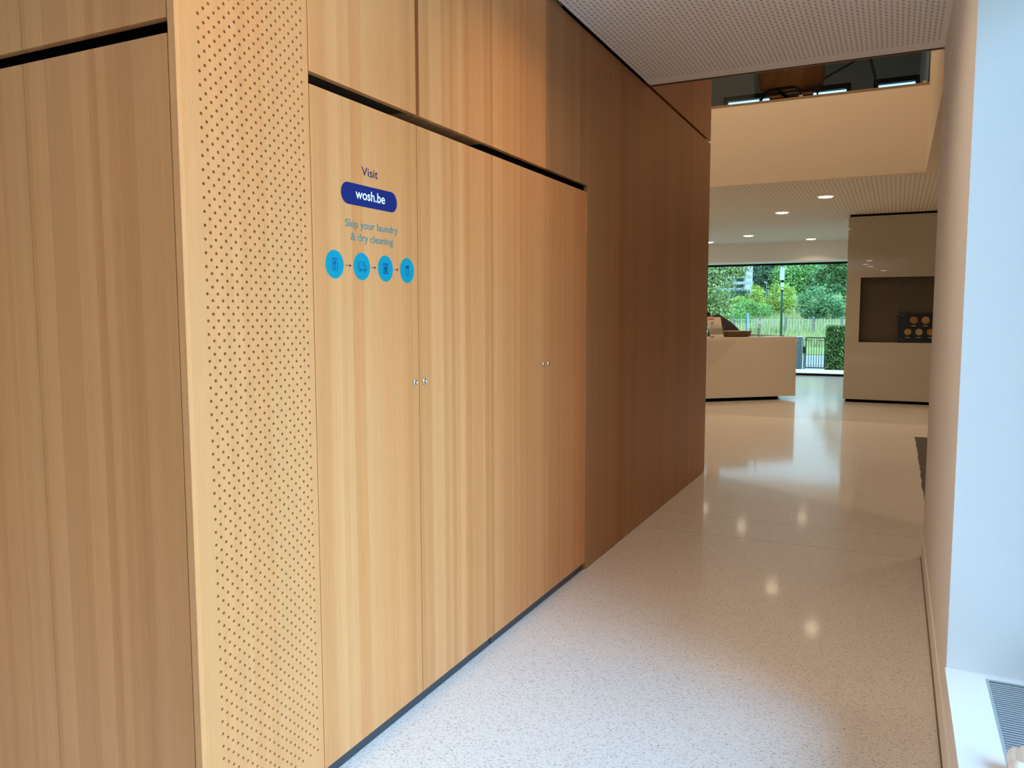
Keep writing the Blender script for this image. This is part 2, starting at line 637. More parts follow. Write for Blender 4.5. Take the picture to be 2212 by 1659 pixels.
def ribbon(mb, pts, w, x, m=0, closed=False):
    pts = [Vector((p[0], p[1])) for p in pts]
    if closed:
        pts = pts + [pts[0]]
    for a, c in zip(pts, pts[1:]):
        d = (c - a)
        if d.length < 1e-7:
            continue
        d.normalize()
        nn = Vector((-d.y, d.x)) * w / 2
        a2, c2 = a - d * w * 0.4, c + d * w * 0.4
        mb.face([(x, q.x, q.y) for q in (a2 - nn, c2 - nn, c2 + nn, a2 + nn)], m)


def disc(mb, cy, cz, r, x, m=0, n=48):
    mb.face([(x, cy + r * math.cos(2 * math.pi * k / n), cz + r * math.sin(2 * math.pi * k / n)) for k in range(n)], m)


def arc(cy, cz, r, a0=0, a1=360, n=20):
    return [(cy + r * math.cos(math.radians(a0 + (a1 - a0) * k / n)), cz + r * math.sin(math.radians(a0 + (a1 - a0) * k / n))) for k in range(n + 1)]


NAVY = mat('navy_vinyl', (0.006, 0.014, 0.115), 0.6, spec=0.15)
PURPLE = mat('dark_purple_vinyl', (0.030, 0.012, 0.085), 0.45)
CYAN = mat('cyan_vinyl', (0.0, 0.215, 0.285), 0.6, spec=0.15)
TEAL = mat('teal_vinyl', (0.06, 0.19, 0.19), 0.45)
LETTER = mat('white_vinyl', (0.85, 0.85, 0.85), 0.45)
ICON = mat('blue_icon_ink', (0.0, 0.07, 0.30), 0.45)


def lock(parent, y, z):
    b = MB()
    b.lathe((XW, y, z), [(0.0115, 0.0), (0.0115, 0.003), (0.0085, 0.0065), (0.0065, 0.007), (0.0062, 0.0055), (0.0, 0.0055)], 20, 'x')
    o = b.build('lock', CHROME, parent)
    MB().box(XW + 0.0055, XW + 0.0058, y - 0.001, y + 0.001, z - 0.0045, z + 0.0045).build('keyhole', BLACK, o)


def wall_cupboard(name, label, y0, y1, ym):
    t = thing(name, label, 'cupboard', (XW - 0.02, (y0 + y1) / 2, 0), 'tall oak cupboards of the passage')
    g = 0.0015
    b = MB()
    b.box(-2.10, XW - T - 0.001, y0 + 0.002, y1 - 0.002, 0.05, 2.088)
    b.build('body', BLACK, t)
    MB().box(-2.08, -1.557, y0, y1 - 0.012, 0, 0.05).build('plinth', PLINTH, t)
    doors = []
    for a, c in ((y0, ym), (ym, y1)):
        doors.append(MB().box(XW - T, XW, a + g, c - g, 0.044, SLOT0).build('door', OAK, t))
    lock(doors[0], ym - 0.031, 1.207)
    lock(doors[1], ym + 0.031, 1.207)
    return t, doors


cupA, doorsA = wall_cupboard('wall_cupboard', 'tall oak cupboard with the blue laundry sign, next to the perforated panel', Y[0], Y[2], Y[1])
cupB, doorsB = wall_cupboard('wall_cupboard', 'plain tall oak cupboard at the far end of the slot, nearer the reception', Y[2], Y[4], Y[3])
d = doorsA[0]
b = MB()
text_mesh(b, 'Visit', 2.094, 2.182, 1.8895, 0.027, XW + 0.0008, 0, 0.007)
b.build('lettering', PURPLE, d)
b = MB()
pts = arc(2.290 - 0.0335, 1.8245, 0.0335, -90, 90, 16) + arc(1.988 + 0.0335, 1.8245, 0.0335, 90, 270, 16)
b.face([(XW + 0.0006, p[0], p[1]) for p in pts], 0)
text_mesh(b, 'wosh.be', 2.060, 2.219, 1.8135, 0.030, XW + 0.0012, 1, 0.013)
b.build('sticker', [NAVY, LETTER], d)
b = MB()
text_mesh(b, 'Skip your laundry', 2.006, 2.292, 1.7215, 0.0235, XW + 0.0008, 0, 0.008)
text_mesh(b, '& dry cleaning', 2.032, 2.264, 1.6810, 0.0235, XW + 0.0008, 0, 0.008)
b.build('lettering', TEAL, d)
CZ = 1.6015
cc = [1.9505, 2.0870, 2.2175, 2.3475]
for k, cy in enumerate(cc):
    b = MB()
    disc(b, cy, CZ, 0.0433, XW + 0.0006, 0)
    xi, w = XW + 0.0012, 0.0017
    if k == 0:      # telephone with a map pin
        ribbon(b, arc(cy + .0085, CZ + .0155, .003, 0, 90, 4) + arc(cy - .0085, CZ + .0155, .003, 90, 180, 4) + arc(cy - .0085, CZ - .0155, .003, 180, 270, 4) + arc(cy + .0085, CZ - .0155, .003, 270, 360, 4), w, xi, 1, True)
        b.box(xi - .0001, xi, cy - .0105, cy + .0105, CZ + .0135, CZ + .0172, 1)
        ribbon(b, [(cy - .0115, CZ - .0095), (cy + .0115, CZ - .0095)], w, xi, 1)
        b.box(xi - .0001, xi, cy - .0025, cy + .0025, CZ - .0165, CZ - .0115, 1)
        ribbon(b, arc(cy, CZ + .004, .0048, -40, 220, 14) + [(cy, CZ - .006)], w, xi, 1, True)
        disc(b, cy, CZ + .004, .0026, xi, 1, 12)
    elif k == 1:    # moving van
        ribbon(b, [(cy - .017, CZ + .003), (cy - .017, CZ + .014), (cy + .009, CZ + .014), (cy + .009, CZ - .010)], w, xi, 1)
        ribbon(b, [(cy - .017, CZ - .002), (cy - .017, CZ - .010), (cy - .011, CZ - .010)], w, xi, 1)
        ribbon(b, [(cy - .003, CZ - .010), (cy + .010, CZ - .010)], w, xi, 1)
        ribbon(b, [(cy + .009, CZ + .007), (cy + .016, CZ + .007), (cy + .021, CZ), (cy + .0225, CZ - .010), (cy + .0205, CZ - .010)], w, xi, 1)
        ribbon(b, [(cy + .011, CZ), (cy + .021, CZ)], w, xi, 1)
        for q in (-.007, .0155):
            ribbon(b, arc(cy + q, CZ - .011, .0042, 0, 360, 14), w, xi, 1)
        for j, (a, c) in enumerate(((-.025, -.013), (-.021, -.008), (-.023, -.011))):
            ribbon(b, [(cy + a, CZ + .010 - .0055 * j), (cy + c, CZ + .010 - .0055 * j)], w, xi, 1)
    elif k == 2:    # washing machine
        ribbon(b, [(cy - .0135, CZ - .0165), (cy + .0135, CZ - .0165), (cy + .0135, CZ + .0165), (cy - .0135, CZ + .0165)], w, xi, 1, True)
        b.box(xi - .0001, xi, cy - .0135, cy + .0135, CZ + .0085, CZ + .0165, 1)
        b.box(xi - .0001, xi, cy - .0135, cy + .0135, CZ - .0165, CZ - .0125, 1)
        ribbon(b, arc(cy, CZ - .002, .0065, 0, 360, 18), .0034, xi, 1)
    else:           # tied bundle
        ribbon(b, [(cy - .011, CZ - .0175), (cy + .009, CZ - .0175), (cy + .009, CZ + .005), (cy + .005, CZ + .010), (cy - .007, CZ + .010), (cy - .011, CZ + .005)], w, xi, 1, True)
        ribbon(b, [(cy - .001, CZ - .0175), (cy - .001, CZ + .010)], w, xi, 1)
        ribbon(b, arc(cy - .005, CZ + .0125, .0035, 0, 360, 10), w, xi, 1)
        ribbon(b, arc(cy + .006, CZ + .0125, .0045, 0, 360, 10), .0026, xi, 1)
    b.build('icon_disc', [CYAN, ICON], d)
    if k < 3:
        a0, a1 = cy + .0515, cc[k + 1] - .0545
        b = MB()
        ribbon(b, [(a0, CZ), (a1 - .006, CZ)], .0016, XW + .0008)
        b.face([(XW + .0008, a1 - .009, CZ + .0052), (XW + .0008, a1 - .009, CZ - .0052), (XW + .0008, a1, CZ)])
        b.build('arrow', PURPLE, d)

# flap cupboards above the slot
up_lab = ['oak overhead cupboard above the laundry sign door', 'oak overhead cupboard right of the open vertical gap', 'narrow-looking oak overhead cupboard, third from the perforated panel']
for k in range(2):
    y0, y1 = (Y[0], 2.4185) if k == 0 else (2.4375, Y[2])
    t = thing('overhead_cupboard', up_lab[k], 'cupboard', (XW - 0.02, (y0 + y1) / 2, SLOT1), 'oak overhead cupboards of the passage')
    MB().box(-2.10, XW - T - (0.014 if k == 0 else 0.001), y0 + 0.002, y1 - (0.002 if k else 0.004), SLOT1 + 0.012, 2.945).build('body', DARKWOOD if k == 0 else OAK, t)
    MB().box(XW - T, XW, y0 + 0.0015, y1 - 0.0015, SLOT1, 2.950).build('door', OAK, t)
y0, y1 = Y[2], Y[3]
t = thing('overhead_cupboard', up_lab[2], 'cupboard', (XW - 0.02, (y0 + y1) / 2, SLOT1), 'oak overhead cupboards of the passage')
MB().box(-2.10, XW - T - 0.001, y0 + 0.002, y1 - 0.002, SLOT1 + 0.012, 2.945).build('body', BLACK, t)
MB().box(XW - T, XW, y0 + 0.0015, y1 - 0.0015, SLOT1, 2.950).build('door', OAK, t)

# long end panel: over the last door and down to the floor, then a strip above the groove
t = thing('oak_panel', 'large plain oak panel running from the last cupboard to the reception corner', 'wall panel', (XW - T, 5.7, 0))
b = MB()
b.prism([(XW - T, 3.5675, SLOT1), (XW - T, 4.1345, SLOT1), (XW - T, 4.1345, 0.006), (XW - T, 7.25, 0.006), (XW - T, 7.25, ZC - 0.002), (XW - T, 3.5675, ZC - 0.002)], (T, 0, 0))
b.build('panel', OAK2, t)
b = MB()
b.box(-2.15, XW - T - 0.001, 4.14, 7.23, 0.0, ZC - 0.004)
b.box(-2.10, XW - T - 0.001, 3.57, 4.13, SLOT1 + 0.012, ZC - 0.004)
b.build('core', BLACK, t)
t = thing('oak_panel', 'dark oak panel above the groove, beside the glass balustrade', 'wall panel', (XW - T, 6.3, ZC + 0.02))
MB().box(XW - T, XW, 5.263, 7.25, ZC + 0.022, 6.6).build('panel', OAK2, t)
MB().box(-2.15, XW - T - 0.012, 5.263, 7.215, ZC + 0.002, 6.6).build('core', BLACK, t)

# punched panel with real holes
b = MB()
PY0, PITCH, R = 1.451, 0.0168, 0.0043
ZLO, ZHI = 0.10, 2.90
h = PITCH / 2
b.box(XW - T, XW, 1.380, PY0 - h, 0.012, 2.950)
yr = PY0 + 22 * PITCH + h
b.box(XW - T, XW, yr, 1.8485, 0.012, 2.950)
b.box(XW - T, XW - 0.013, PY0 - h, yr, 0.012, 2.950, 1)
ang = [math.radians(45 * k + 45) for k in range(8)]
for i in range(23):
    yc = PY0 + i * PITCH
    ya, yb = yc - h, yc + h
    z = 0.0226 + PITCH * (i % 2)
    while z < ZLO + PITCH:
        z += 2 * PITCH
    zs = z - PITCH
    b.face([(XW, ya, 0.012), (XW, yb, 0.012), (XW, yb, zs), (XW, ya, zs)])
    while z + PITCH < ZHI:
        za, zb = z - PITCH, z + PITCH
        outer = [(yb, zb), (yc, zb), (ya, zb), (ya, z), (ya, za), (yc, za), (yb, za), (yb, z)]
        inner = [(yc + R * math.cos(a), z + R * math.sin(a)) for a in ang]
        bi = len(b.v)
        b.v += [(XW, *p) for p in outer] + [(XW, *p) for p in inner] + [(XW - 0.0125, *p) for p in inner]
        for k in range(8):
            j = (k + 1) % 8
            b.facei([bi + k, bi + j, bi + 8 + j, bi + 8 + k])
            b.facei([bi + 8 + k, bi + 8 + j, bi + 16 + j, bi + 16 + k])
        z += 2 * PITCH
    b.face([(XW, ya, z - PITCH), (XW, yb, z - PITCH), (XW, yb, 2.950), (XW, ya, 2.950)])
o = b.build('perforated_panel', [OAKP, FELT])
tag(o, 'tall oak panel full of small punched holes at the corner', 'wall panel')

# cupboards of the return wall on the left
YL = 1.380
XL = [-3.22, -2.665, -2.103, -1.5675]
t = thing('wall_cupboard', 'tall oak cupboard on the return wall left of the perforated panel', 'cupboard', (-2.1, YL + 0.03, 0), 'tall oak cupboards of the passage')
MB().box(XL[1], XL[3] - 0.004, YL + T + 0.001, 1.83, 0.05, 2.088).build('body', BLACK, t)
MB().box(XL[1], XL[3], YL + 0.03, 1.83, 0, 0.05).build('plinth', PLINTH, t)
for k in (1, 2):
    MB().box(XL[k] + 0.0015, XL[k + 1] - 0.0015, YL, YL + T, 0.044, SLOT0).build('door', OAK, t)
t = thing('overhead_cupboard', 'oak overhead cupboard in the top left corner, on the return wall', 'cupboard', (-2.1, YL + 0.03, SLOT1), 'oak overhead cupboards of the passage')
MB().box(XL[1], XL[3] - 0.004, YL + T + 0.001, 1.83, SLOT1 + 0.012, 2.945).build('body', BLACK, t)
for k in (1, 2):
    MB().box(XL[k] + 0.0015, XL[k + 1] - 0.0015, YL, YL + T, SLOT1, 2.950).build('door', OAK, t)
MB().box(-9, XL[1] - 0.002, YL, 1.95, 0, ZC).build('wall_return', OAK, kind='structure')

# ------------------------------------------------------------------ window sill: grille and the small white ornament
ALU = mat('brushed_aluminium', (0.50, 0.55, 0.58), 0.35, metal=0.6)
t = thing('convector_grille', 'aluminium slatted grille let into the white window sill', 'grille', (0.46, 1.0, 0.262))
b = MB()
b.box(0.300, 0.309, -2.5, 2.862, 0.262, 0.281)
b.box(0.541, 0.550, -2.5, 2.862, 0.262, 0.281)
b.box(0.309, 0.541, 2.853, 2.862, 0.262, 0.281)
b.box(0.309, 0.541, -2.5, -2.491, 0.262, 0.281)
b.build('frame', ALU, t)
b = MB()
yy = 2.842
while yy > 0.4:
    b.box(0.309, 0.541, yy - 0.0075, yy, 0.266, 0.279)
    yy -= 0.0148
b.build('slats', ALU, t)
MB().box(0.309, 0.541, -2.49, 2.852, 0.2615, 0.2625).build('tray', mat('dark_tray', (0.05, 0.06, 0.07), 0.6), t)

b = MB()
for c, r, s in (((0.316, 2.302, 0.312), (.020, .020, .030), 1), ((0.340, 2.295, 0.320), (.026, .024, .034), 2), ((0.367, 2.280, 0.310), (.026, .026, .026), 3), ((0.327, 2.273, 0.302), (.030, .028, .020), 4)):
    b.blob(c, r, 16, 10, noise=.06, seed=s)
b.blob((0.317, 2.291, 0.291), (.016, .014, .010), 12, 8, 1)
o = b.build('ornament', [mat('white_glaze', (0.92, 0.92, 0.90), 0.4), mat('brown_glaze', (0.35, 0.20, 0.12), 0.5)])
tag(o, 'small white rounded ornament with a brown foot on the sill grille', 'ornament')


# ------------------------------------------------------------------ recessed lamps
LAMP = mat('lamp_diffuser', (1, 0.9, 0.75), 0.5, emit=(1.0, 0.82, 0.58), emit_s=10.0)
RING = mat('white_lamp_ring', (0.85, 0.80, 0.72), 0.4)


def downlight(x, y, z, label, power, r=0.10, group='recessed ceiling lamps', spread=None):
    t = thing('ceiling_lamp', label, 'ceiling lamp', (x, y, z), group)
    b = MB()
    b.lathe((x, y, z), [(r - 0.004, -0.0005), (r - 0.004, -0.003), (r, -0.005), (r + 0.012, -0.004), (r + 0.014, 0.0)], 28)
    b.build('ring', RING, t)
    b = MB()
    b.lathe((x, y, z), [(r - 0.004, -0.004), (r * 0.85, -0.010), (r * 0.5, -0.015), (0.0, -0.017)], 28)
    b.build('diffuser', LAMP, t)
    area('lamp_light', (0, 0, -0.019), (0, 0, 0), r * 1.8, r * 1.8, power, WARM, parent=t, shape='DISK', spread=spread)
    return t


PW = 9.5
downlight(-0.925, 11.73, ZC2, 'round recessed ceiling lamp nearest the viewer, highest in the photo', PW, spread=2.4)
downlight(-1.68, 13.26, ZC2, 'round recessed ceiling lamp second from the viewer, above the counter end', PW, spread=2.4)
downlight(-2.777, 16.85, ZC2, 'small round recessed ceiling lamp left of the pair near the window', PW, spread=2.4)
downlight(-1.70, 18.20, ZC2, 'small round recessed ceiling lamp right above the window header', PW, spread=2.4)
downlight(-3.82, 18.0, ZC2, 'small round recessed ceiling lamp half hidden by the oak corner', PW, spread=2.4)
for x, y in ((-3.6, 11.8), (-5.0, 13.6), (1.2, 11.8), (3.0, 12.6), (-6.2, 11.8), (1.6, 7.2), (3.6, 8.6), (3.2, 15.6), (0.6, 16.6), (-5.6, 16.4), (-7.4, 14.0)):
    downlight(x, y, ZC2, 'added round ceiling lamp in the unseen part of the reception', PW, spread=2.4)  # extra lamps added to even out the warm light and weaken floor glints
for x, y in ((-0.75, 3.10), (-0.90, 1.30), (-0.80, 0.0), (-0.46, -2.9)):
    downlight(x, y, ZC, 'round recessed ceiling lamp of the passage outside the photo', 7.5, spread=2.6)
downlight(-4.4, -1.6, ZC, 'round recessed ceiling lamp of the passage outside the photo', 20)

# gallery lamps
for x, y in ((-0.9, 8.4), (-3.2, 8.4)):
    downlight(x, y, 7.2, 'round recessed ceiling lamp high over the gallery', 70, 0.12)

# ------------------------------------------------------------------ reception counter
CA = Vector((-2.769, 13.015, 0))
CB = Vector((-1.495, 14.126, 0))
CT = (CB - CA).normalized()
CN = Vector((-CT.y, CT.x, 0))          # into the counter


def cp(s, o, z):
    p = CA + CT * s + CN * o
    return Vector((p.x, p.y, z))


CL = 1.690


def counter_front():
    m = mat('counter_laminate', (0.72, 0.66, 0.57), 0.45)
    n = N(m)
    x, y, z, P = n.pos()
    s = n.math('ADD', n.math('MULTIPLY', n.math('SUBTRACT', x, CA.x), CT.x), n.math('MULTIPLY', n.math('SUBTRACT', y, CA.y), CT.y))
    p = 0.0185
    a = n.math('DIVIDE', s, p)
    c = n.math('DIVIDE', n.math('SUBTRACT', z, 0.99), p)
    ix, iy = n.math('ROUND', a), n.math('ROUND', c)
    dx, dy = n.math('SUBTRACT', a, ix), n.math('SUBTRACT', c, iy)
    dd = n.math('SQRT', n.math('ADD', n.math('MULTIPLY', dx, dx), n.math('MULTIPLY', dy, dy)))
    hole = n.math('LESS_THAN', dd, 0.27)
    par = n.math('FLOORED_MODULO', n.math('ADD', ix, iy), 2.0)
    hole = n.math('MULTIPLY', hole, n.math('LESS_THAN', par, 0.5))
    hole = n.math('MULTIPLY', hole, n.math('LESS_THAN', z, 0.998))
    lim = n.math('ADD', 0.545, n.math('MULTIPLY', n.math('SUBTRACT', z, 0.99), 1.09))
    hole = n.math('MULTIPLY', hole, n.math('LESS_THAN', s, lim))
    n.link(n.mix(hole, (0.72, 0.66, 0.57), (0.13, 0.10, 0.08)), n.p.inputs['Base Color'])
    return m


CWHITE = mat('counter_top', (0.82, 0.79, 0.73), 0.3)
LAM = mat('counter_laminate_plain', (0.72, 0.66, 0.57), 0.45)
t = thing('reception_counter', 'pale angular reception counter with a triangle of punched holes', 'counter', cp(0.4, 0.3, 0))
b = MB()
b.obox(cp(-1.9, 0, 0.06), CT * (CL + 1.9), CN * 0.03, (0, 0, 0.982))
b.build('front_panel', counter_front(), t)
b = MB()
b.obox(cp(-1.9, 0, 1.042), CT * (CL + 1.9), CN * 0.55, (0, 0, 0.018))
b.build('counter_top', CWHITE, t)
b = MB()
b.obox(cp(CL - 0.03, 0.03, 0.06), CT * 0.03, CN * 0.50, (0, 0, 0.98))
b.obox(cp(-1.9, 0.03, 0.30), CT * (CL + 1.85), CN * 0.06, (0, 0, 0.72))
b.build('side_panel', LAM, t)
b = MB()
b.obox(cp(-1.9, 0.06, 0), CT * (CL + 1.9 - 0.29), CN * 0.40, (0, 0, 0.06))
b.build('plinth', BLACK, t)
b = MB()
b.obox(cp(-1.9, 0.09, 0.06), CT * (CL + 1.9 - 0.30), CN * 0.36, (0, 0, 0.24))
b.build('cabinet', LAM, t)
# rear wing of the counter
RA, RB = Vector((-1.86, 14.70, 0)), Vector((-3.95, 17.66, 0))
RT = (RB - RA).normalized()
RN = Vector((RT.y, -RT.x, 0))
if RN.x < 0:
    RN = -RN
b = MB()
b.obox(RA + Vector((0, 0, 0.06)), RT * (RB - RA).length, RN * 0.06, (0, 0, 1.0))
b.build('rear_panel', LAM, t)
b = MB()
b.obox(RA + RT * 1.0 + Vector((0, 0, 0.70)) - RN * 0.0, RT * 2.4, -RN * 0.10, (0, 0, 0.03))
b.build('shelf', LAM, t)
b = MB()
b.obox(RA + RT * 0.3 + RN * 0.01, RT * ((RB - RA).length - 0.6), RN * 0.04, (0, 0, 0.06))
b.build('plinth', BLACK, t)

# things on the counter
PAPER = mat('paper', (0.80, 0.72, 0.66), 0.7)
RED = mat('red_print', (0.45, 0.03, 0.02), 0.6)
GREYINK = mat('grey_print', (0.25, 0.22, 0.20), 0.7)
t = thing('sign_holder', 'white notice card with a red heading standing at the left of the counter', 'sign', cp(0.24, 0.14, 1.06))
tl = Vector((0, 0, 1)) * 0.33
lean = -CT * 0.035 + CN * 0.06
o0 = cp(0.125, 0.10, 1.062)
pd = CT * 0.245
b = MB()
b.obox(o0, pd, CN * 0.004, tl + lean)
fr = o0 - CN * 0.0006
def q(u0, u1, v0, v1, m):
    vv = tl + lean
    b.face([fr + pd * u0 + vv * v0, fr + pd * u1 + vv * v0, fr + pd * u1 + vv * v1, fr + pd * u0 + vv * v1], m)
q(0.06, 0.50, 0.875, 0.925, 1)
q(0.10, 0.46, 0.830, 0.840, 2)
q(0.22, 0.27, 0.62, 0.76, 2)
q(0.32, 0.37, 0.62, 0.76, 2)
q(0.22, 0.37, 0.66, 0.72, 2)
q(0.12, 0.46, 0.56, 0.567, 2)
q(0.14, 0.44, 0.52, 0.527, 2)
b.build('card', [PAPER, RED, GREYINK], t)
MB().obox(cp(0.11, 0.06, 1.06), CT * 0.28, CN * 0.14, (0, 0, 0.004)).build('base', PLEXI, t)
MB().obox(cp(0.12, 0.108, 1.064), CT * 0.26, CN * 0.003, (0, 0, 0.2)).build('holder', PLEXI, t)

o = MB().tube([cp(0.085, 0.045, 1.067), cp(0.13, 0.04, 1.069), cp(0.165, 0.045, 1.078)], [0.006, 0.010, 0.005], 8).build('pen', mat('red_plastic', (0.50, 0.03, 0.02), 0.35))
tag(o, 'red pen lying in front of the white notice card', 'pen')


def wicker():
    m = mat('wicker', (0.14, 0.075, 0.03), 0.7)
    n = N(m)
    x, y, z, P = n.pos()
    s = n.math('ADD', x, y)
    w = n.math('SINE', n.math('MULTIPLY', s, 300.0))
    w2 = n.math('SINE', n.math('ADD', n.math('MULTIPLY', z, 420.0), n.math('MULTIPLY', w, 1.4)))
    n.link(n.mix(n.math('MULTIPLY', n.math('ADD', w2, 1.0), 0.5), (0.09, 0.045, 0.018), (0.22, 0.13, 0.055)), n.p.inputs['Base Color'])
    return m


WICK = wicker()
t = thing('basket', 'brown wicker tray basket with papers on the counter', 'basket', cp(0.65, 0.22, 1.06))
b = MB()
lo = [cp(0.465, 0.10, 1.061), cp(0.83, 0.10, 1.061), cp(0.83, 0.34, 1.061), cp(0.465, 0.34, 1.061)]
hi = [cp(0.415, 0.06, 1.150), cp(0.868, 0.06, 1.150), cp(0.868, 0.38, 1.150), cp(0.415, 0.38, 1.150)]
hi2 = [cp(0.427, 0.072, 1.150), cp(0.856, 0.072, 1.150), cp(0.856, 0.368, 1.150), cp(0.427, 0.368, 1.150)]
lo2 = [cp(0.475, 0.112, 1.072), cp(0.82, 0.112, 1.072), cp(0.82, 0.328, 1.072), cp(0.475, 0.328, 1.072)]
b.face(lo[::-1])
b.face(lo2)
for k in range(4):
    j = (k + 1) % 4
    b.face([lo[k], lo[j], hi[j], hi[k]])
    b.face([hi[k], hi[j], hi2[j], hi2[k]])
    b.face([hi2[k], hi2[j], lo2[j], lo2[k]])
b.build('bowl', WICK, t)
MB().tube(hi + hi[:1], 0.008, 6).build('rim', WICK, t)
b = MB()
b.obox(cp(0.47, 0.13, 1.1455), CT * 0.26, CN * 0.19, Vector((0, 0, 0.018)))
o = b.build('paper_stack', mat('pink_white_paper', (0.78, 0.66, 0.62), 0.7))
o2 = tag(o, 'stack of pale leaflets lying in the wicker basket', 'leaflets')

t = thing('leaflet_stand', 'small clear acrylic leaflet stand right of the basket', 'leaflet stand', cp(0.95, 0.15, 1.06))
b = MB()
b.obox(cp(0.887, 0.12, 1.061), CT * 0.165, CN * 0.003, (0, 0, 0.145))
b.obox(cp(0.887, 0.17, 1.061), CT * 0.165, CN * 0.003, (0, 0, 0.145))
b.obox(cp(0.887, 0.123, 1.061), CT * 0.003, CN * 0.047, (0, 0, 0.145))
b.obox(cp(1.049, 0.123, 1.061), CT * 0.003, CN * 0.047, (0, 0, 0.145))
b.build('box', PLEXI, t)
MB().obox(cp(0.882, 0.10, 1.06), CT * 0.178, CN * 0.12, (0, 0, 0.003)).build('base', PLEXI, t)
t = thing('acrylic_screen', 'low clear acrylic screen along the right end of the counter', 'screen', cp(1.4, 0.3, 1.06))
MB().obox(cp(1.16, 0.30, 1.06), CT * 0.50, CN * 0.005, (0, 0, 0.165)).build('sheet', PLEXI, t)
MB().obox(cp(1.20, 0.27, 1.06), CT * 0.04, CN * 0.065, (0, 0, 0.02)).build('foot', CHROME, t)
MB().obox(cp(1.58, 0.27, 1.06), CT * 0.04, CN * 0.065, (0, 0, 0.02)).build('foot', CHROME, t)


# ------------------------------------------------------------------ person bending behind the counter
def skin_mesh(name, chains, mtl, parent, sub=2):
    """chains: list of joints (x,y,z,r), later chains may start at an index of a joint already placed"""
    verts, edges, rad = [], [], []
    for ch in chains:
        prev = None
        for j in ch:
            if isinstance(j, int):
                prev = j
                continue
            verts.append(j[:3])
            rad.append(j[3])
            if prev is not None:
                edges.append((prev, len(verts) - 1))
            prev = len(verts) - 1
    base = wloc(parent)
    me = bpy.data.meshes.new(name)
    me.from_pydata([tuple(Vector(v) - base) for v in verts], edges, [])
    o = bpy.data.objects.new(name, me)
    COL.objects.link(o)
    o.parent = parent
    md = o.modifiers.new('skin', 'SKIN')
    md.use_smooth_shade = True
    for i, s in enumerate(me.skin_vertices[0].data):
        s.radius = (rad[i], rad[i])
        s.use_root = (i == 0)
    sb = o.modifiers.new('subdivision', 'SUBSURF')
    sb.levels = sub
    sb.render_levels = sub
    dg = bpy.context.evaluated_depsgraph_get()
    m2 = bpy.data.meshes.new_from_object(o.evaluated_get(dg))
    o.modifiers.clear()
    o.data = m2
    m2.materials.clear()
    m2.materials.append(mtl)
    for p in m2.polygons:
        p.use_smooth = True
    return o


SKIN = mat('skin', (0.45, 0.25, 0.17), 0.5)
TOP = mat('dark_grey_jersey', (0.075, 0.066, 0.080), 0.85)
TROUS = mat('black_cloth', (0.015, 0.015, 0.018), 0.8)
HAIR = mat('dark_brown_hair', (0.012, 0.007, 0.005), 0.5)
PB = Vector((-2.55, 14.98, 0))
person = thing('person', 'person in a dark grey top with dark hair bending over behind the counter', 'person', PB)
hip = (-2.60, 15.05, 0.86)
body = skin_mesh('body', [
    [(-2.60, 15.05, 0.86, .13), (-2.70, 15.03, 1.08, .130), (-2.88, 15.00, 1.25, .140), (-3.03, 14.98, 1.33, .105), (-3.14, 14.97, 1.365, .058), (-3.22, 14.96, 1.405, .075), (-3.28, 14.95, 1.43, .092), (-3.31, 14.95, 1.44, .075)],
    [2, (-3.04, 14.80, 1.22, .06), (-3.08, 14.74, 1.00, .042), (-3.28, 14.72, 0.84, .034), (-3.36, 14.72, 0.80, .028), (-3.43, 14.72, 0.785, .020)],
    [2, (-3.04, 15.18, 1.22, .06), (-3.08, 15.25, 1.00, .042), (-3.28, 15.22, 0.84, .034), (-3.36, 15.20, 0.80, .028), (-3.43, 15.20, 0.785, .020)],
    [0, (-2.60, 14.95, 0.80, .095), (-2.66, 14.93, 0.46, .058), (-2.58, 14.93, 0.10, .042), (-2.66, 14.93, 0.04, .038), (-2.76, 14.93, 0.032, .030)],
    [0, (-2.60, 15.15, 0.80, .095), (-2.66, 15.17, 0.46, .058), (-2.58, 15.17, 0.10, .042), (-2.66, 15.17, 0.04, .038), (-2.76, 15.17, 0.032, .030)],
], SKIN, person)
skin_mesh('jersey', [
    [(-2.63, 15.05, 0.90, .15), (-2.70, 15.03, 1.08, .150), (-2.88, 15.00, 1.255, .160), (-3.02, 14.98, 1.325, .135), (-3.12, 14.97, 1.36, .085)],
    [2, (-3.04, 14.80, 1.22, .075), (-3.08, 14.74, 1.00, .055), (-3.26, 14.72, 0.855, .045)],
    [2, (-3.04, 15.18, 1.22, .075), (-3.08, 15.25, 1.00, .055), (-3.26, 15.22, 0.855, .045)],
], TOP, person)
skin_mesh('trousers', [
    [(-2.60, 15.05, 0.87, .145), (-2.62, 15.05, 0.90, .145)],
    [0, (-2.60, 14.95, 0.80, .107), (-2.66, 14.93, 0.46, .070), (-2.58, 14.93, 0.10, .056)],
    [0, (-2.60, 15.15, 0.80, .107), (-2.66, 15.17, 0.46, .070), (-2.58, 15.17, 0.10, .056)],
], TROUS, person)
b = MB()
b.blob((-3.262, 14.955, 1.445), (.112, .100, .100), 18, 12, noise=.03, seed=5)
b.blob((-3.19, 14.965, 1.43), (.075, .085, .06), 14, 9, noise=.03, seed=6)
b.build('hair', HAIR, person)
EYE = mat('eye', (0.03, 0.02, 0.02), 0.2)
for sx in (-.036, .036):
    MB().blob((-3.375, 14.95 + sx, 1.422), (.008, .012, .009), 10, 7, 0).build('eye', EYE, person)
b = MB()
b.blob((-3.40, 14.95, 1.40), (.022, .014, .018), 10, 7)
b.build('nose', SKIN, person)
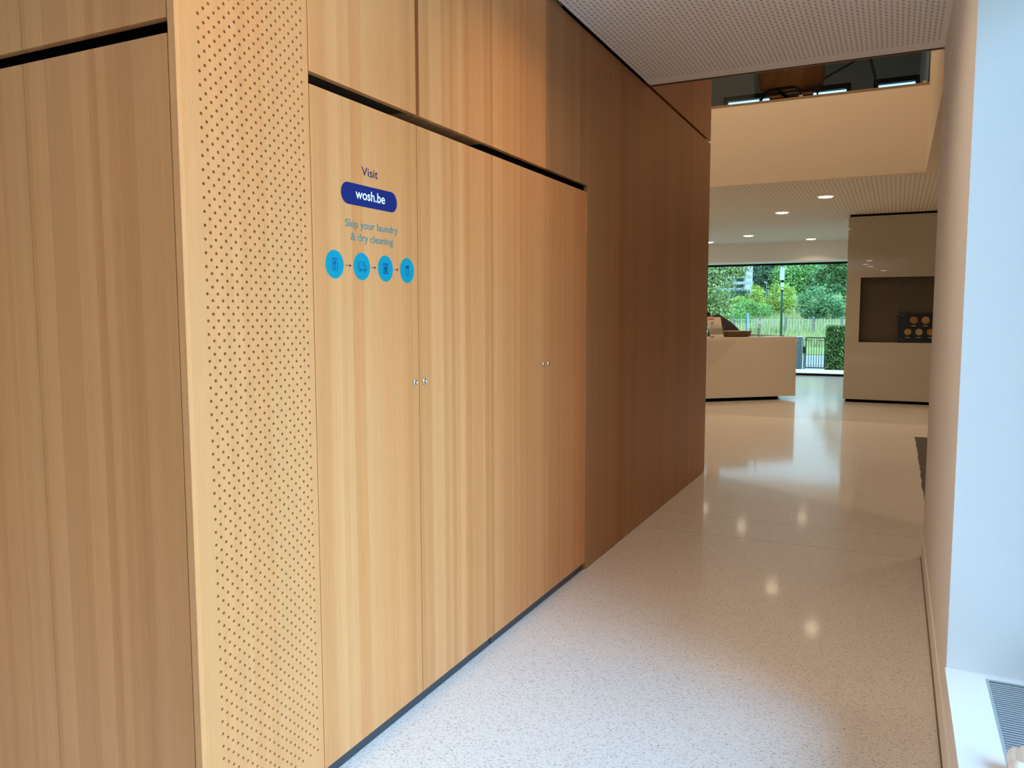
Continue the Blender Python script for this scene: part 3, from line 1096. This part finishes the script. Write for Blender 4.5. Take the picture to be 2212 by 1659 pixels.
for sy in (-1, 1):
    for k in range(4):
        yb = (14.72 if sy < 0 else 15.20) + (k - 1.5) * 0.018
        skin_mesh('finger', [[(-3.43, yb, 0.785, .0088), (-3.465 - 0.004 * (k in (1, 2)), yb, 0.783, .0082), (-3.49 - 0.006 * (k in (1, 2)), yb, 0.770, .0075)]], SKIN, person, 1)
    yb = (14.72 if sy < 0 else 15.20) - sy * 0.03
    skin_mesh('thumb', [[(-3.39, yb + sy * 0.012, 0.792, .010), (-3.425, yb - sy * 0.010, 0.785, .009), (-3.45, yb - sy * 0.012, 0.776, .008)]], SKIN, person, 1)

t = thing('desk', 'low pale work desk hidden behind the reception counter', 'desk', (-3.75, 15.0, 0))
MB().box(-4.3, -3.30, 14.5, 15.5, 0.735, 0.762).build('desk_top', LAM, t)
for x in (-4.25, -3.40):
    for y in (14.55, 15.42):
        MB().box(x, x + 0.04, y, y + 0.04, 0, 0.735).build('leg', DARKMETAL, t)

# ------------------------------------------------------------------ display cabinet
GLOSSY = mat('beige_back_painted_glass', (0.46, 0.415, 0.335), 0.25, spec=0.5, coat=1.0, coat_rough=0.012)
YD = 14.05
DX0, DX1 = -0.745, 2.60
NX0, NX1, NZ0, NZ1 = -0.537, 1.30, 0.982, 2.026
t = thing('display_cabinet', 'tall glossy beige display cabinet with a dark grey niche', 'display cabinet', ((DX0 + DX1) / 2, YD + 0.3, 0))
b = MB()
b.box(DX0, NX0, YD, YD + 0.012, 0.05, 2.998)
b.box(NX1, DX1, YD, YD + 0.012, 0.05, 2.998)
b.box(NX0, NX1, YD, YD + 0.012, 0.05, NZ0)
b.box(NX0, NX1, YD, YD + 0.012, NZ1, 2.998)
b.build('front_panel', GLOSSY, t)
b = MB()
b.box(DX0 + 0.002, NX0, YD + 0.013, YD + 0.6, 0.052, 2.998)
b.box(NX1, DX1 - 0.002, YD + 0.013, YD + 0.6, 0.052, 2.998)
b.box(NX0, NX1, YD + 0.013, YD + 0.6, 0.052, NZ0)
b.box(NX0, NX1, YD + 0.013, YD + 0.6, NZ1, 2.998)
b.box(NX0, NX1, YD + 0.10, YD + 0.6, NZ0, NZ1)
b.build('body', mat('cabinet_carcass', (0.30, 0.25, 0.18), 0.6), t)
MB().box(DX0 + 0.04, DX1, YD + 0.05, YD + 0.58, 0, 0.05).build('plinth', BLACK, t)
MB().box(DX0 + 0.02, DX1, YD + 0.02, YD + 0.58, 2.998, ZC2 - 0.002).build('top_strip', BLACK, t)


def fabric():
    m = mat('dark_grey_fabric', (0.075, 0.060, 0.048), 0.9)
    n = N(m)
    x, y, z, P = n.pos()
    f = n.noise(n.comb(n.math('MULTIPLY', x, 140.0), 0.0, n.math('MULTIPLY', z, 600.0)), 1.0, 2.0)
    n.link(n.mix(f, (0.050, 0.040, 0.032), (0.105, 0.086, 0.070)), n.p.inputs['Base Color'])
    return m


FAB = fabric()
yb = YD + 0.085
b = MB()
b.prism([(NX0, yb, NZ0), (-0.034, yb, NZ0), (0.092, yb, NZ1), (NX0, yb, NZ1)], (0, 0.014, 0))
b.build('fabric_panel', FAB, t)
b = MB()
b.prism([(-0.027, yb, NZ0), (NX1, yb, NZ0), (NX1, yb, NZ1), (0.099, yb, NZ1)], (0, 0.014, 0))
b.build('fabric_panel', FAB, t)
t = thing('coin_board', 'black display board with round golden medallions inside the cabinet niche', 'display board', (0.4, YD + 0.06, NZ0))
MB().box(0.035, 1.0, YD + 0.055, YD + 0.075, NZ0 + 0.004, 1.455).build('board', mat('black_gloss_board', (0.004, 0.004, 0.006), 0.25), t)
GOLD = []
for k, c in enumerate(((0.26, 0.13, 0.022), (0.33, 0.19, 0.055), (0.34, 0.24, 0.10))):
    m = mat('gold_medallion_%d' % k, c, 0.45)
    n = N(m)
    x, y, z, P = n.pos()
    n.link(n.mix(n.noise(P, 55, 3), tuple(v * 0.6 for v in c), tuple(min(1, v * 1.35) for v in c)), n.p.inputs['Base Color'])
    GOLD.append(m)
LETTERING = mat('pale_caption_print', (0.55, 0.55, 0.45), 0.6)
rows = [(1.340, 0.058, [0.253, 0.420, 0.592, 0.764], 1.251), (1.153, 0.052, [0.175, 0.334, 0.493, 0.652, 0.811], 1.066)]
kk = 0
for z, r, xs_, zc in rows:
    for x in xs_:
        b = MB()
        b.lathe((x, YD + 0.055, z), [(r * .86, -0.009), (r * .95, -0.011), (r, -0.008), (r, 0.0)], 28, 'y')
        md = b.build('medallion', GOLD[kk % 3], t)
        b = MB()
        for j in range(5):
            b.box(x - 0.030 + j * 0.0125, x - 0.0205 + j * 0.0125, YD + 0.0543, YD + 0.0549, zc - 0.005, zc + 0.005)
        b.build('caption', LETTERING, md)
        kk += 1
RIM = mat('grey_ring_print', (0.10, 0.10, 0.11), 0.4)
for (x, z, r, a0, a1) in ((0.085, 1.455, 0.042, 180, 350), (0.055, 0.986, 0.055, 10, 130)):
    b = MB()
    a = arc(x, z, r, a0, a1, 14)
    a = [q_ for q_ in a if q_[0] > 0.037 and 0.99 < q_[1] < 1.455]
    for p0, p1 in zip(a, a[1:]):
        d0 = Vector((p1[0] - p0[0], p1[1] - p0[1])).normalized()
        nn = Vector((-d0.y, d0.x)) * 0.0045
        b.face([(p0[0] - nn.x, YD + 0.0545, p0[1] - nn.y), (p1[0] - nn.x, YD + 0.0545, p1[1] - nn.y), (p1[0] + nn.x, YD + 0.0545, p1[1] + nn.y), (p0[0] + nn.x, YD + 0.0545, p0[1] + nn.y)])
    b.build('printed_ring', RIM, t)

# entrance mat
def mat_fabric():
    m = mat('entrance_mat_pile', (0.075, 0.062, 0.060), 0.95)
    n = N(m)
    x, y, z, P = n.pos()
    n.link(n.mix(n.noise(P, 120, 2), (0.05, 0.042, 0.042), (0.11, 0.094, 0.09)), n.p.inputs['Base Color'])
    return m
rr = random.Random(3)
pts = []
for k in range(26):
    yy = 6.6 + (10.31 - 6.6) * k / 25
    pts.append((0.252 + rr.uniform(-.006, .006), yy, 0.0))
pts += [(2.6, 10.30, 0.0), (2.6, 6.6, 0.0)]
o = MB().prism(pts[::-1], (0, 0, 0.009)).build('entrance_mat', mat_fabric())
tag(o, 'dark grey entrance mat on the floor behind the right wall edge', 'mat')

# ------------------------------------------------------------------ gallery: balustrade and chairs
t = thing('glass_balustrade', 'frameless glass balustrade along the gallery edge', 'balustrade', (-2.0, 10.26, 4.016))
BAL = glass('balustrade_glass', (0.90, 0.94, 0.94), 1.0)
for x0, x1 in ((-4.0, -1.124), (-1.116, 0.205)):
    MB().box(x0, x1, 10.25, 10.262, 4.016, 5.05).build('glass_pane', BAL, t)
CL_M = mat('satin_steel', (0.75, 0.78, 0.80), 0.3, metal=0.7)
for x in (-1.12, 0.19, -3.9):
    MB().box(x - 0.022, x + 0.022, 10.238, 10.274, 4.016, 4.046).build('clamp', CL_M, t)

SHELLW = wood_material('walnut_shell', (0.15, 0.060, 0.020), (0.10, 0.038, 0.013), (0.20, 0.085, 0.03), seed=9)


def shell_chair(x, y, label, group):
    """wide plywood lounge chair seen from behind, on a black tube frame"""
    FZ = 3.80
    t = thing('lounge_chair', label, 'chair', (x, y, FZ), group)
    b = MB()
    # back shell: rounded rectangle bent round the sitter
    W, H = 0.41, 0.50
    nx, nz = 18, 14
    g = []
    for j in range(nz + 1):
        v = j / nz
        row = []
        for i in range(nx + 1):
            u = i / nx * 2 - 1
            # rounded bottom and top corners
            c = 0.34
            dv = min(v, 1 - v) * H
            lim = W
            if dv < c * 0.5:
                q_ = 1 - dv / (c * 0.5)
                lim = W - 0.16 * (1 - math.sqrt(max(0, 1 - q_ * q_)))
            px = u * lim
            py = 0.16 * (abs(u) ** 2.2) - 0.16 * v
            row.append((x + px, y + py, FZ + 0.54 + v * H))
        g.append(row)
    ids = [[b.vert(p) for p in r] for r in g]
    ids2 = [[b.vert((p[0], p[1] + 0.014, p[2])) for p in r] for r in g]
    for j in range(nz):
        for i in range(nx):
            b.facei([ids[j][i], ids[j][i + 1], ids[j + 1][i + 1], ids[j + 1][i]], 0, True)
            b.facei([ids2[j][i], ids2[j + 1][i], ids2[j + 1][i + 1], ids2[j][i + 1]], 0, True)
    for j in range(nz):
        b.facei([ids[j][0], ids[j + 1][0], ids2[j + 1][0], ids2[j][0]])
        b.facei([ids[j][nx], ids2[j][nx], ids2[j + 1][nx], ids[j + 1][nx]])
    for i in range(nx):
        b.facei([ids[0][i], ids2[0][i], ids2[0][i + 1], ids[0][i + 1]])
        b.facei([ids[nz][i], ids[nz][i + 1], ids2[nz][i + 1], ids2[nz][i]])
    b.build('back_shell', SHELLW, t)
    MB().box(x - 0.27, x + 0.27, y + 0.05, y + 0.60, FZ + 0.50, FZ + 0.53).build('seat', SHELLW, t)
    zt = FZ + 0.535
    for yy in (y - 0.30, y - 0.24, y + 0.45):
        zz = zt if yy < y else FZ + 0.485
        pts = [(x - 0.36, yy, FZ + 0.01), (x - 0.33, yy, FZ + 0.41), (x - 0.27, yy, zz - 0.025), (x - 0.22, yy, zz), (x + 0.08, yy, zz), (x + 0.13, yy, zz - 0.025), (x + 0.18, yy, FZ + 0.41), (x + 0.22, yy, FZ + 0.01)]
        MB().tube(pts, 0.013, 8).build('leg_frame', DARKMETAL, t)
    MB().tube([(x - 0.12, y - 0.24, FZ + 0.52), (x + 0.03, y + 0.45, FZ + 0.485)], 0.022, 8).build('crossbar', DARKMETAL, t)
    return t


shell_chair(-1.36, 11.2, 'wide brown plywood lounge chair behind the glass balustrade', 'lounge chairs on the gallery')
shell_chair(-2.985, 12.0, 'brown plywood lounge chair almost hidden by the oak wall edge', 'lounge chairs on the gallery')

t = thing('wire_chair', 'black thin rod chair right of the plywood lounge chair', 'chair', (-0.7, 11.6, 3.80))
b = MB()
b.tube([(-1.06, 11.6, 3.805), (-1.06, 11.6, 4.49), (-1.052, 11.6, 4.525), (-1.03, 11.6, 4.55), (-0.62, 11.6, 4.745), (-0.52, 11.6, 4.79)], 0.016, 8)
b.tube([(-0.52, 11.6, 4.79), (-0.455, 11.6, 4.83), (-0.425, 11.6, 4.76), (-0.34, 11.6, 4.42), (-0.22, 11.6, 3.805)], 0.016, 8)
b.build('rod_frame', DARKMETAL, t)
b = MB()
b.tube([(-1.06, 12.05, 3.805), (-1.06, 12.05, 4.30), (-0.32, 12.05, 4.30), (-0.20, 12.05, 3.805)], 0.016, 8)
b.build('rod_frame', DARKMETAL, t)
b = MB()
b.blob((-0.60, 11.92, 4.34), (.29, .16, .045), 20, 8)
b.build('seat', mat('black_cushion', (0.010, 0.010, 0.011), 0.8), t)

# ------------------------------------------------------------------ outside
GZ = -0.55
def ground_mat(name, c1, c2, sc):
    m = mat(name, c1, 0.9)
    n = N(m)
    x, y, z, P = n.pos()
    n.link(n.mix(n.noise(P, sc, 3), c1, c2), n.p.inputs['Base Color'])
    return m
def gh(y):
    return GZ if y < 66 else GZ + 0.055 * (y - 66)
b = MB()
yy = [-60, 19.86, 40, 66, 90, 120, 160, 220, 300]
for a, c in zip(yy, yy[1:]):
    b.face([(-120, a, gh(a)), (80, a, gh(a)), (80, c, gh(c)), (-120, c, gh(c))])
b.build('ground', ground_mat('meadow_soil', (0.12, 0.20, 0.05), (0.22, 0.26, 0.08), 0.8), kind='structure')
MB().box(-20, 8, 19.86, 22.2, -0.45, -0.025).build('terrace', mat('pale_paving', (0.80, 0.80, 0.76), 0.7), kind='structure')
MB().prism([(0.71, 4.85, -0.45), (0.71, -5.25, -0.45), (-9, -5.25, -0.45), (-9, -14, -0.45), (9, -14, -0.45), (9, 4.85, -0.45)], (0, 0, 0.44)).build('terrace', mat('added_bounce_paving', (0.82, 0.80, 0.76), 0.8), kind='structure')  # unseen pale paving, added to bounce daylight up to the passage ceiling
MB().box(-40, 30, 27.4, 40.2, GZ, GZ + 0.02).build('road', ground_mat('grey_asphalt', (0.26, 0.27, 0.28), (0.30, 0.31, 0.32), 3.0), kind='structure')
MB().box(-40, 30, 40.2, 49, GZ, GZ + 0.05).build('lawn', ground_mat('short_grass', (0.17, 0.25, 0.06), (0.23, 0.29, 0.085), 1.4), kind='structure')

# iron garden gate
IRON = mat('dark_iron', (0.035, 0.034, 0.040), 0.5)
t = thing('garden_gate', 'dark iron garden gate beside the hedge', 'gate', (-2.42, 28.5, GZ))
gx0, gx1, gy, gz0, gz1 = -2.735, -2.10, 28.5, -0.40, 0.65
b = MB()
b.box(gx0, gx1, gy, gy + .03, gz1 - .035, gz1)
b.box(gx0, gx1, gy, gy + .03, gz0, gz0 + .035)
b.box(gx0, gx0 + .03, gy, gy + .03, gz0 + .035, gz1 - .035)
b.box(gx1 - .035, gx1, gy, gy + .03, gz0 + .035, gz1 - .035)
b.build('gate_frame', IRON, t)
for k in range(6):
    x = gx0 + .03 + (k + 1) * (gx1 - gx0 - .065) / 7
    MB().tube([(x, gy + .015, gz0 + .03), (x, gy + .015, gz1 - .03 if k in (2, 3) else gz1 - .10)], 0.010, 6).build('bar', IRON, t)
for x0, x1 in ((gx0 - .06, gx0 + .22), (gx1 - .26, gx1 - .03)):
    b = MB()
    b.box(x0, x1, gy + .005, gy + .025, gz1 - .115, gz1 - .095)
    for xx in (x0 + .03, x0 + .09, x1 - .03):
        b.box(xx, xx + .012, gy + .005, gy + .025, gz1 - .095, gz1 - .03)
    b.build('top_ornament', IRON, t)
b = MB()
for k in range(7):
    x = gx0 + .07 + k * .085
    b.tube([(x - .03, gy + .015, gz0 + .05), (x, gy + .015, gz0 + .09), (x + .02, gy + .015, gz0 + .13)], .006, 5)
b.build('bottom_scrolls', IRON, t)
b = MB()
b.tube([(gx1 + .02, gy + .015, GZ), (gx1 + .02, gy + .015, gz1 - .03)], .022, 8)
b.box(gx1 - .01, gx1 + .06, gy, gy + .04, gz1 - .22, gz1 - .07)
b.build('post', IRON, t)
b = MB()
b.tube([(gx0 - .03, gy + .015, GZ), (gx0 - .03, gy + .015, gz0 + .75)], .018, 8)
b.box(gx0 - .08, gx0 + .03, gy - .01, gy + .04, gz0 + .50, gz0 + .72)
b.build('lock_post', IRON, t)

t = thing('utility_cabinet', 'grey street utility cabinet beside the iron gate', 'cabinet', (-2.98, 27.9, GZ))
GREYC = mat('grey_sheet_metal', (0.13, 0.16, 0.19), 0.5)
MB().box(-3.25, -2.80, 27.9, 28.3, GZ + .14, 0.655).build('body', GREYC, t)
MB().box(-3.23, -2.82, 27.92, 28.28, GZ, GZ + .14).build('plinth', mat('concrete_plinth', (0.10, 0.10, 0.11), 0.8), t)
for z0, z1 in ((-0.36, 0.17), (0.18, 0.45), (0.46, 0.64)):
    MB().box(-3.24, -2.845, 27.885, 27.9, z0, z1).build('door', GREYC, t)
MB().box(-3.27, -2.78, 27.88, 28.32, 0.655, 0.675).build('lid', mat('pale_grey_lid', (0.4, 0.45, 0.48), 0.5), t)
MB().box(-2.975, -2.945, 27.880, 27.885, 0.52, 0.60).build('sticker', LETTER, t)


def leaves(mb, c, rad, ncl, per, size, spread, seed, hollow=0.55):
    r = random.Random(seed)
    c = Vector(c)
    for _ in range(ncl):
        d = Vector((r.gauss(0, 1), r.gauss(0, 1), r.gauss(0, 1))).normalized() * r.uniform(hollow, 1.0)
        cc_ = c + Vector((d.x * rad[0], d.y * rad[1], d.z * rad[2]))
        for _ in range(per):
            p = cc_ + Vector((r.gauss(0, spread), r.gauss(0, spread), r.gauss(0, spread * .7)))
            s = size * r.uniform(.6, 1.3)
            n_ = Vector((r.gauss(0, 1), r.gauss(0, 1) - .5, r.gauss(0, 1) + .7)).normalized()
            a = n_.cross(Vector((r.gauss(0, 1), r.gauss(0, 1), r.gauss(0, 1)))).normalized()
            e = n_.cross(a)
            b0 = len(mb.v)
            mb.v += [tuple(p - a * s), tuple(p + e * s * .55), tuple(p + a * s), tuple(p - e * s * .55)]
            mb.facei([b0, b0 + 1, b0 + 2, b0 + 3])


BARK = mat('bark', (0.07, 0.055, 0.04), 0.9)


def tree(name, label, x, y, base, crowns, m, size, trunk=0.12, seed=1, cat='tree', group=None):
    t = thing(name, label, cat, (x, y, base), group)
    b = MB()
    for k, (c, rad, ncl, per, sp) in enumerate(crowns):
        leaves(b, c, rad, ncl, per, size, sp, seed * 31 + k)
    b.build('foliage', m, t)
    b = MB()
    top = crowns[0][0]
    b.tube([(x, y, base - .1), (x + .1, y, base * .5 + top[2] * .5), tuple(top)], [trunk, trunk * .8, trunk * .4], 8)
    for k, (c, rad, ncl, per, sp) in enumerate(crowns[1:]):
        mid = (Vector((x, y, (base + top[2]) * .5)) + Vector(c)) * .5 + Vector((0, 0, .2))
        b.tube([(x + .05, y, base * .4 + top[2] * .6), tuple(mid), c], [trunk * .6, trunk * .4, trunk * .2], 6)
    b.build('trunk', BARK, t)
    return t


F_LIGHT = foliage('leaf_light_green', (0.12, 0.20, 0.05), (0.25, 0.36, 0.10), (0.44, 0.50, 0.25))
F_YEL = foliage('leaf_yellow_green', (0.22, 0.36, 0.05), (0.38, 0.50, 0.09), (0.50, 0.58, 0.16))
F_WIL = foliage('leaf_blue_green', (0.08, 0.20, 0.085), (0.14, 0.31, 0.14), (0.23, 0.42, 0.20))
F_DARK = foliage('leaf_dark_green', (0.025, 0.065, 0.015), (0.06, 0.125, 0.03), (0.13, 0.22, 0.06))
F_FOR = foliage('leaf_deep_forest', (0.035, 0.085, 0.05), (0.06, 0.13, 0.075), (0.09, 0.18, 0.10))
F_MID = foliage('leaf_fresh_green', (0.10, 0.24, 0.06), (0.17, 0.36, 0.10), (0.25, 0.46, 0.15))
F_HED = foliage('hedge_leaf', (0.03, 0.075, 0.02), (0.11, 0.20, 0.055), (0.30, 0.42, 0.17))

tree('tree', 'light green leafy tree at the left edge of the window', -9.4, 40, GZ, [((-9.2, 40, 2.9), (2.1, 1.5, 2.0), 230, 40, .20), ((-7.15, 40, 3.7), (.60, .5, .50), 26, 34, .13), ((-7.5, 40, 4.3), (1.1, .6, .5), 20, 24, .16), ((-8.9, 40, 1.5), (1.5, 1.0, .9), 110, 36, .2)], F_LIGHT, .075, .14, 2)
tree('tree', 'dark overhanging tree at the right of the window', -1.2, 36, GZ, [((-1.1, 36, 3.9), (1.5, 1.0, 1.5), 110, 36, .16), ((-2.55, 36, 3.0), (.75, .5, .30), 22, 30, .11), ((-1.6, 36, 2.35), (.45, .5, .45), 16, 30, .12), ((-2.2, 36, 3.6), (.6, .5, .5), 16, 30, .14)], F_DARK, .06, .14, 3)
tree('tree', 'yellow green round tree in front of the apartment block', -13.1, 85, gh(85), [((-13.1, 85, 2.9), (.95, .9, 1.5), 60, 40, .17), ((-13.9, 85, 2.1), (.9, .8, .8), 26, 30, .2)], F_YEL, .085, .1, 4)
tree('tree', 'large yellow green tree behind the mast', -10.9, 88, gh(88), [((-11.0, 88, 3.1), (1.35, 1.1, 1.7), 80, 40, .2), ((-11.8, 88, 2.6), (.8, .7, 1.0), 30, 30, .18), ((-10.2, 88, 2.4), (.8, .7, .9), 30, 30, .18)], F_YEL, .09, .12, 5)
tree('tree', 'large blue green willow in the middle of the meadow', -6.6, 76, gh(76), [((-6.6, 76, 2.4), (1.7, 1.2, 1.5), 130, 40, .2), ((-5.3, 76, 2.2), (1.0, .9, 1.2), 50, 36, .2), ((-4.1, 76, 1.9), (1.0, .9, 1.0), 40, 36, .2)], F_WIL, .085, .12, 6)
tree('tree', 'fresh green shrub left of the willow, behind the white post', -13.2, 80, gh(80), [((-13.3, 80, 1.9), (1.4, 1.0, .9), 70, 34, .2), ((-11.6, 80, 1.6), (1.0, .9, .6), 30, 30, .2)], F_MID, .08, .06, 7, 'shrub')
tree('tree', 'low fresh green shrub at the left of the meadow', -13.6, 74, gh(74), [((-13.2, 74, 1.1), (1.6, 1.0, .75), 60, 34, .2)], F_MID, .08, .05, 8, 'shrub')
tree('tree', 'dark green bushes at the foot of the apartment block', -20.5, 120, gh(120), [((-21.0, 120, 4.0), (2.4, 1.2, 1.0), 60, 36, .3), ((-17.8, 120, 3.9), (1.5, 1.0, .8), 40, 36, .3)], F_FOR, .12, .1, 9, 'shrub')
tree('tree', 'small yellow green bush left of the round yellow green tree', -16.6, 95, gh(95), [((-16.6, 95, 2.95), (.6, .6, .55), 26, 30, .16)], F_YEL, .09, .06, 10, 'shrub')
# wooded slope far behind
k = 0
for (x, y, rx, rz, zc, m, lab) in (
        (-27.5, 190, 5.5, 6.5, 9.5, F_FOR, 'deep green forest tree right of the apartment block'),
        (-24.0, 185, 4.0, 5.0, 8.5, F_FOR, 'deep green forest tree behind the mast'),
        (-20.5, 172, 4.0, 4.5, 7.0, F_MID, 'fresh green forest tree low behind the mast'),
        (-17.0, 176, 4.5, 4.5, 8.8, F_MID, 'fresh green forest tree high right of the mast'),
        (-18.6, 200, 5.5, 5.5, 13.0, F_MID, 'fresh green forest tree at the top of the window, right of the mast'),
        (-13.0, 172, 4.0, 4.5, 6.5, F_WIL, 'blue green forest tree above the willow'),
        (-9.0, 178, 5.0, 5.0, 8.5, F_MID, 'fresh green forest tree behind the dark overhanging tree'),
        (-26.0, 215, 9.0, 7.0, 15.0, F_FOR, 'wide deep green forest tree at the top of the slope'),
        (-10.0, 215, 9.0, 7.0, 15.5, F_WIL, 'wide blue green forest tree at the top of the slope'),
        (-38.0, 205, 7.0, 9.0, 10.0, F_FOR, 'deep green forest tree behind the apartment block')):
    tree('forest_tree', lab, x, y, gh(y), [((x, y, zc), (rx, rx * .8, rz), int(26 * rx), 34, .75)], m, .30, .3, 20 + k, group='trees on the wooded slope')
    k += 1

# clipped hedge
b = MB()
r = random.Random(11)
for _ in range(9000):
    f_ = r.choice('ftsb')
    hx0, hx1, hy0, hy1, hz0, hz1 = -2.0, -0.6, 27.2, 28.4, GZ + .05, 1.05
    p = [r.uniform(hx0, hx1), r.uniform(hy0, hy1), r.uniform(hz0, hz1)]
    if f_ in 'fb':
        p[1] = hy0 + abs(r.gauss(0, .08))
    elif f_ == 't':
        p[2] = hz1 - abs(r.gauss(0, .05))
    else:
        p[0] = hx0 + abs(r.gauss(0, .05))
    p = Vector(p)
    s = r.uniform(.022, .05)
    n_ = Vector((r.gauss(0, 1), r.gauss(0, 1) - .6, r.gauss(0, 1) + .6)).normalized()
    a = n_.cross(Vector((r.gauss(0, 1), r.gauss(0, 1), r.gauss(0, 1)))).normalized()
    e = n_.cross(a)
    b0 = len(b.v)
    b.v += [tuple(p - a * s), tuple(p + e * s * .6), tuple(p + a * s), tuple(p - e * s * .6)]
    b.facei([b0, b0 + 1, b0 + 2, b0 + 3])
t = thing('hedge', 'clipped green hedge right of the iron gate', 'hedge', (-1.3, 27.8, GZ))
b.build('foliage', F_HED, t)
MB().box(-1.95, -0.65, 27.25, 28.35, GZ, 1.0).build('branches', mat('hedge_branches', (0.02, 0.035, 0.012), 0.9), t)

# picket fence of the meadow
PALE = mat('pale_steel', (0.55, 0.62, 0.52), 0.6)
CONC = mat('grey_concrete', (0.22, 0.20, 0.20), 0.85)
t = thing('meadow_fence', 'pale picket fence with concrete posts in front of the meadow', 'fence', (-7.8, 66, GZ))
fx = [-16.0, -13.95, -11.88, -9.84, -7.86, -5.79, -3.75, -1.7]
for x in fx:
    MB().box(x - .08, x + .08, 65.92, 66.08, GZ, 1.20).build('post', CONC, t)
for x0, x1 in zip(fx, fx[1:]):
    b = MB()
    nb = 9
    for k in range(nb):
        x = x0 + .08 + (k + .5) * (x1 - x0 - .16) / nb
        b.box(x - .016, x + .016, 65.985, 66.015, GZ + .1, 1.02)
    b.box(x0 + .08, x1 - .08, 65.98, 66.02, 0.93, 0.96)
    b.box(x0 + .08, x1 - .08, 65.98, 66.02, GZ + .2, GZ + .23)
    b.build('picket_panel', PALE, t)
MB().box(-9.93, -9.74, 65.895, 65.92, 0.62, 0.90).build('warning_sign', mat('pink_white_enamel', (0.60, 0.33, 0.33), 0.5), t)

# tall grass, nobody could count it
b = MB()
r = random.Random(5)
for _ in range(26000):
    y = r.uniform(50, 108) if r.random() < .8 else r.uniform(66, 76)
    wdt = y * .13
    cx = -y * .117
    x = r.uniform(cx - wdt, cx + wdt)
    z = gh(y)
    hgt = r.uniform(.25, .75) if y < 64 else r.uniform(.5, 1.15)
    lx, ly = r.gauss(0, .12), r.gauss(0, .12)
    s = .02 + .0004 * y
    b0 = len(b.v)
    b.v += [(x - s, y, z), (x + s, y, z), (x + lx, y + ly, z + hgt)]
    b.facei([b0, b0 + 1, b0 + 2])
F_GR = foliage('tall_grass', (0.20, 0.33, 0.11), (0.38, 0.43, 0.18), (0.62, 0.54, 0.30))
o = b.build('meadow_grass', F_GR)
tag(o, 'tall green and straw coloured meadow grass behind the picket fence', 'grass', kind='stuff')

# mast with white antennas
GREENP = mat('dark_green_paint', (0.02, 0.085, 0.075), 0.4)
t = thing('antenna_mast', 'dark green mast carrying white antenna boxes', 'mast', (-5.58, 45, GZ))
MB().tube([(-5.58, 45, GZ), (-5.58, 45, 2.7), (-5.585, 45, 5.2)], [.06, .052, .042], 10).build('pole', GREENP, t)
ANT = mat('white_antenna_housing', (0.55, 0.60, 0.62), 0.5)
b = MB()
b.prism([(-5.71, 44.88, 3.24), (-5.50, 44.88, 3.24), (-5.50, 44.88, 3.90), (-5.56, 44.88, 3.92), (-5.65, 44.88, 3.92), (-5.71, 44.88, 3.89)], (0, .24, 0))
b.build('antenna', ANT, t)
MB().box(-5.66, -5.51, 44.86, 45.1, 2.86, 3.10).build('antenna', ANT, t)
MB().blob((-5.575, 44.92, 2.76), (.065, .065, .065), 12, 8).build('camera_dome', ANT, t)
b = MB()
b.lathe((-5.58, 45, 3.10), [(.055, 0), (.055, .03), (.075, .10), (.075, .14)], 10)
b.lathe((-5.58, 45, 2.62), [(.055, 0), (.07, .04), (.07, .08)], 10)
b.build('bracket', DARKMETAL, t)

t = thing('street_lamp', 'thin grey street lamp between the two yellow green trees', 'street lamp', (-15.67, 110, gh(110)))
MB().tube([(-15.67, 110, gh(110)), (-15.66, 110, 5.45), (-15.72, 110, 5.60)], .055, 6).build('pole', mat('galvanised_steel', (0.42, 0.45, 0.44), 0.5), t)
MB().blob((-15.84, 110, 5.58), (.14, .09, .08), 10, 6).build('lamp_head', ANT, t)
o = MB().tube([(-13.72, 100, gh(100)), (-13.68, 100, 3.9)], .075, 6).build('white_post', mat('pale_painted_post', (0.55, 0.60, 0.52), 0.5))
tag(o, 'short white post right of the thin street lamp', 'post')
t = thing('sign_post', 'blue and white street sign post in front of the fence', 'sign post', (-8.18, 50, GZ))
MB().tube([(-8.22, 50, GZ), (-8.22, 50, 1.5)], .035, 6).build('post', mat('blue_post', (0.06, 0.12, 0.24), 0.5), t)
MB().box(-8.20, -8.12, 49.98, 50.02, 0.55, 1.48).build('panel', mat('pale_blue_panel', (0.32, 0.45, 0.60), 0.5), t)

# apartment block
t = thing('apartment_block', 'white apartment block with balconies behind the trees', 'building', (-28, 150, gh(150)))
WALLB = mat('white_render', (0.40, 0.42, 0.43), 0.8)
BALC = mat('blue_white_balcony', (0.36, 0.41, 0.50), 0.6)
WING = mat('dark_window_band', (0.09, 0.11, 0.15), 0.3)
MB().box(-36, -25.4, 150.6, 160, gh(150), 15.0).build('wall', WALLB, t)
for k in range(7):
    z = 5.65 + k * 1.13
    MB().box(-36, -23.9, 149.5, 150.6, z, z + .14).build('floor_slab', WALLB, t)
    if k:
        MB().box(-35.9, -23.95, 149.5, 149.55, z + .14, z + .50).build('balcony', BALC, t)
    else:
        MB().box(-35.9, -25.4, 149.9, 149.95, z + .14, z + .50).build('balcony', BALC, t)
    for x0, x1 in ((-33.6, -31.2), (-28.75, -27.4), (-26.7, -25.7)):
        MB().box(x0, x1, 150.5, 150.6, z + .50, z + 1.0).build('window', WING, t)
    for x in (-29.4, -27.3, -25.4):
        MB().box(x, x + .5 if x < -26 else x + .2, 150.0, 150.6, z + .14, z + 1.13).build('pier', WALLB, t)
MB().box(-36.3, -24.5, 149.8, 160.5, 15.0, 15.3).build('roof', WALLB, t)
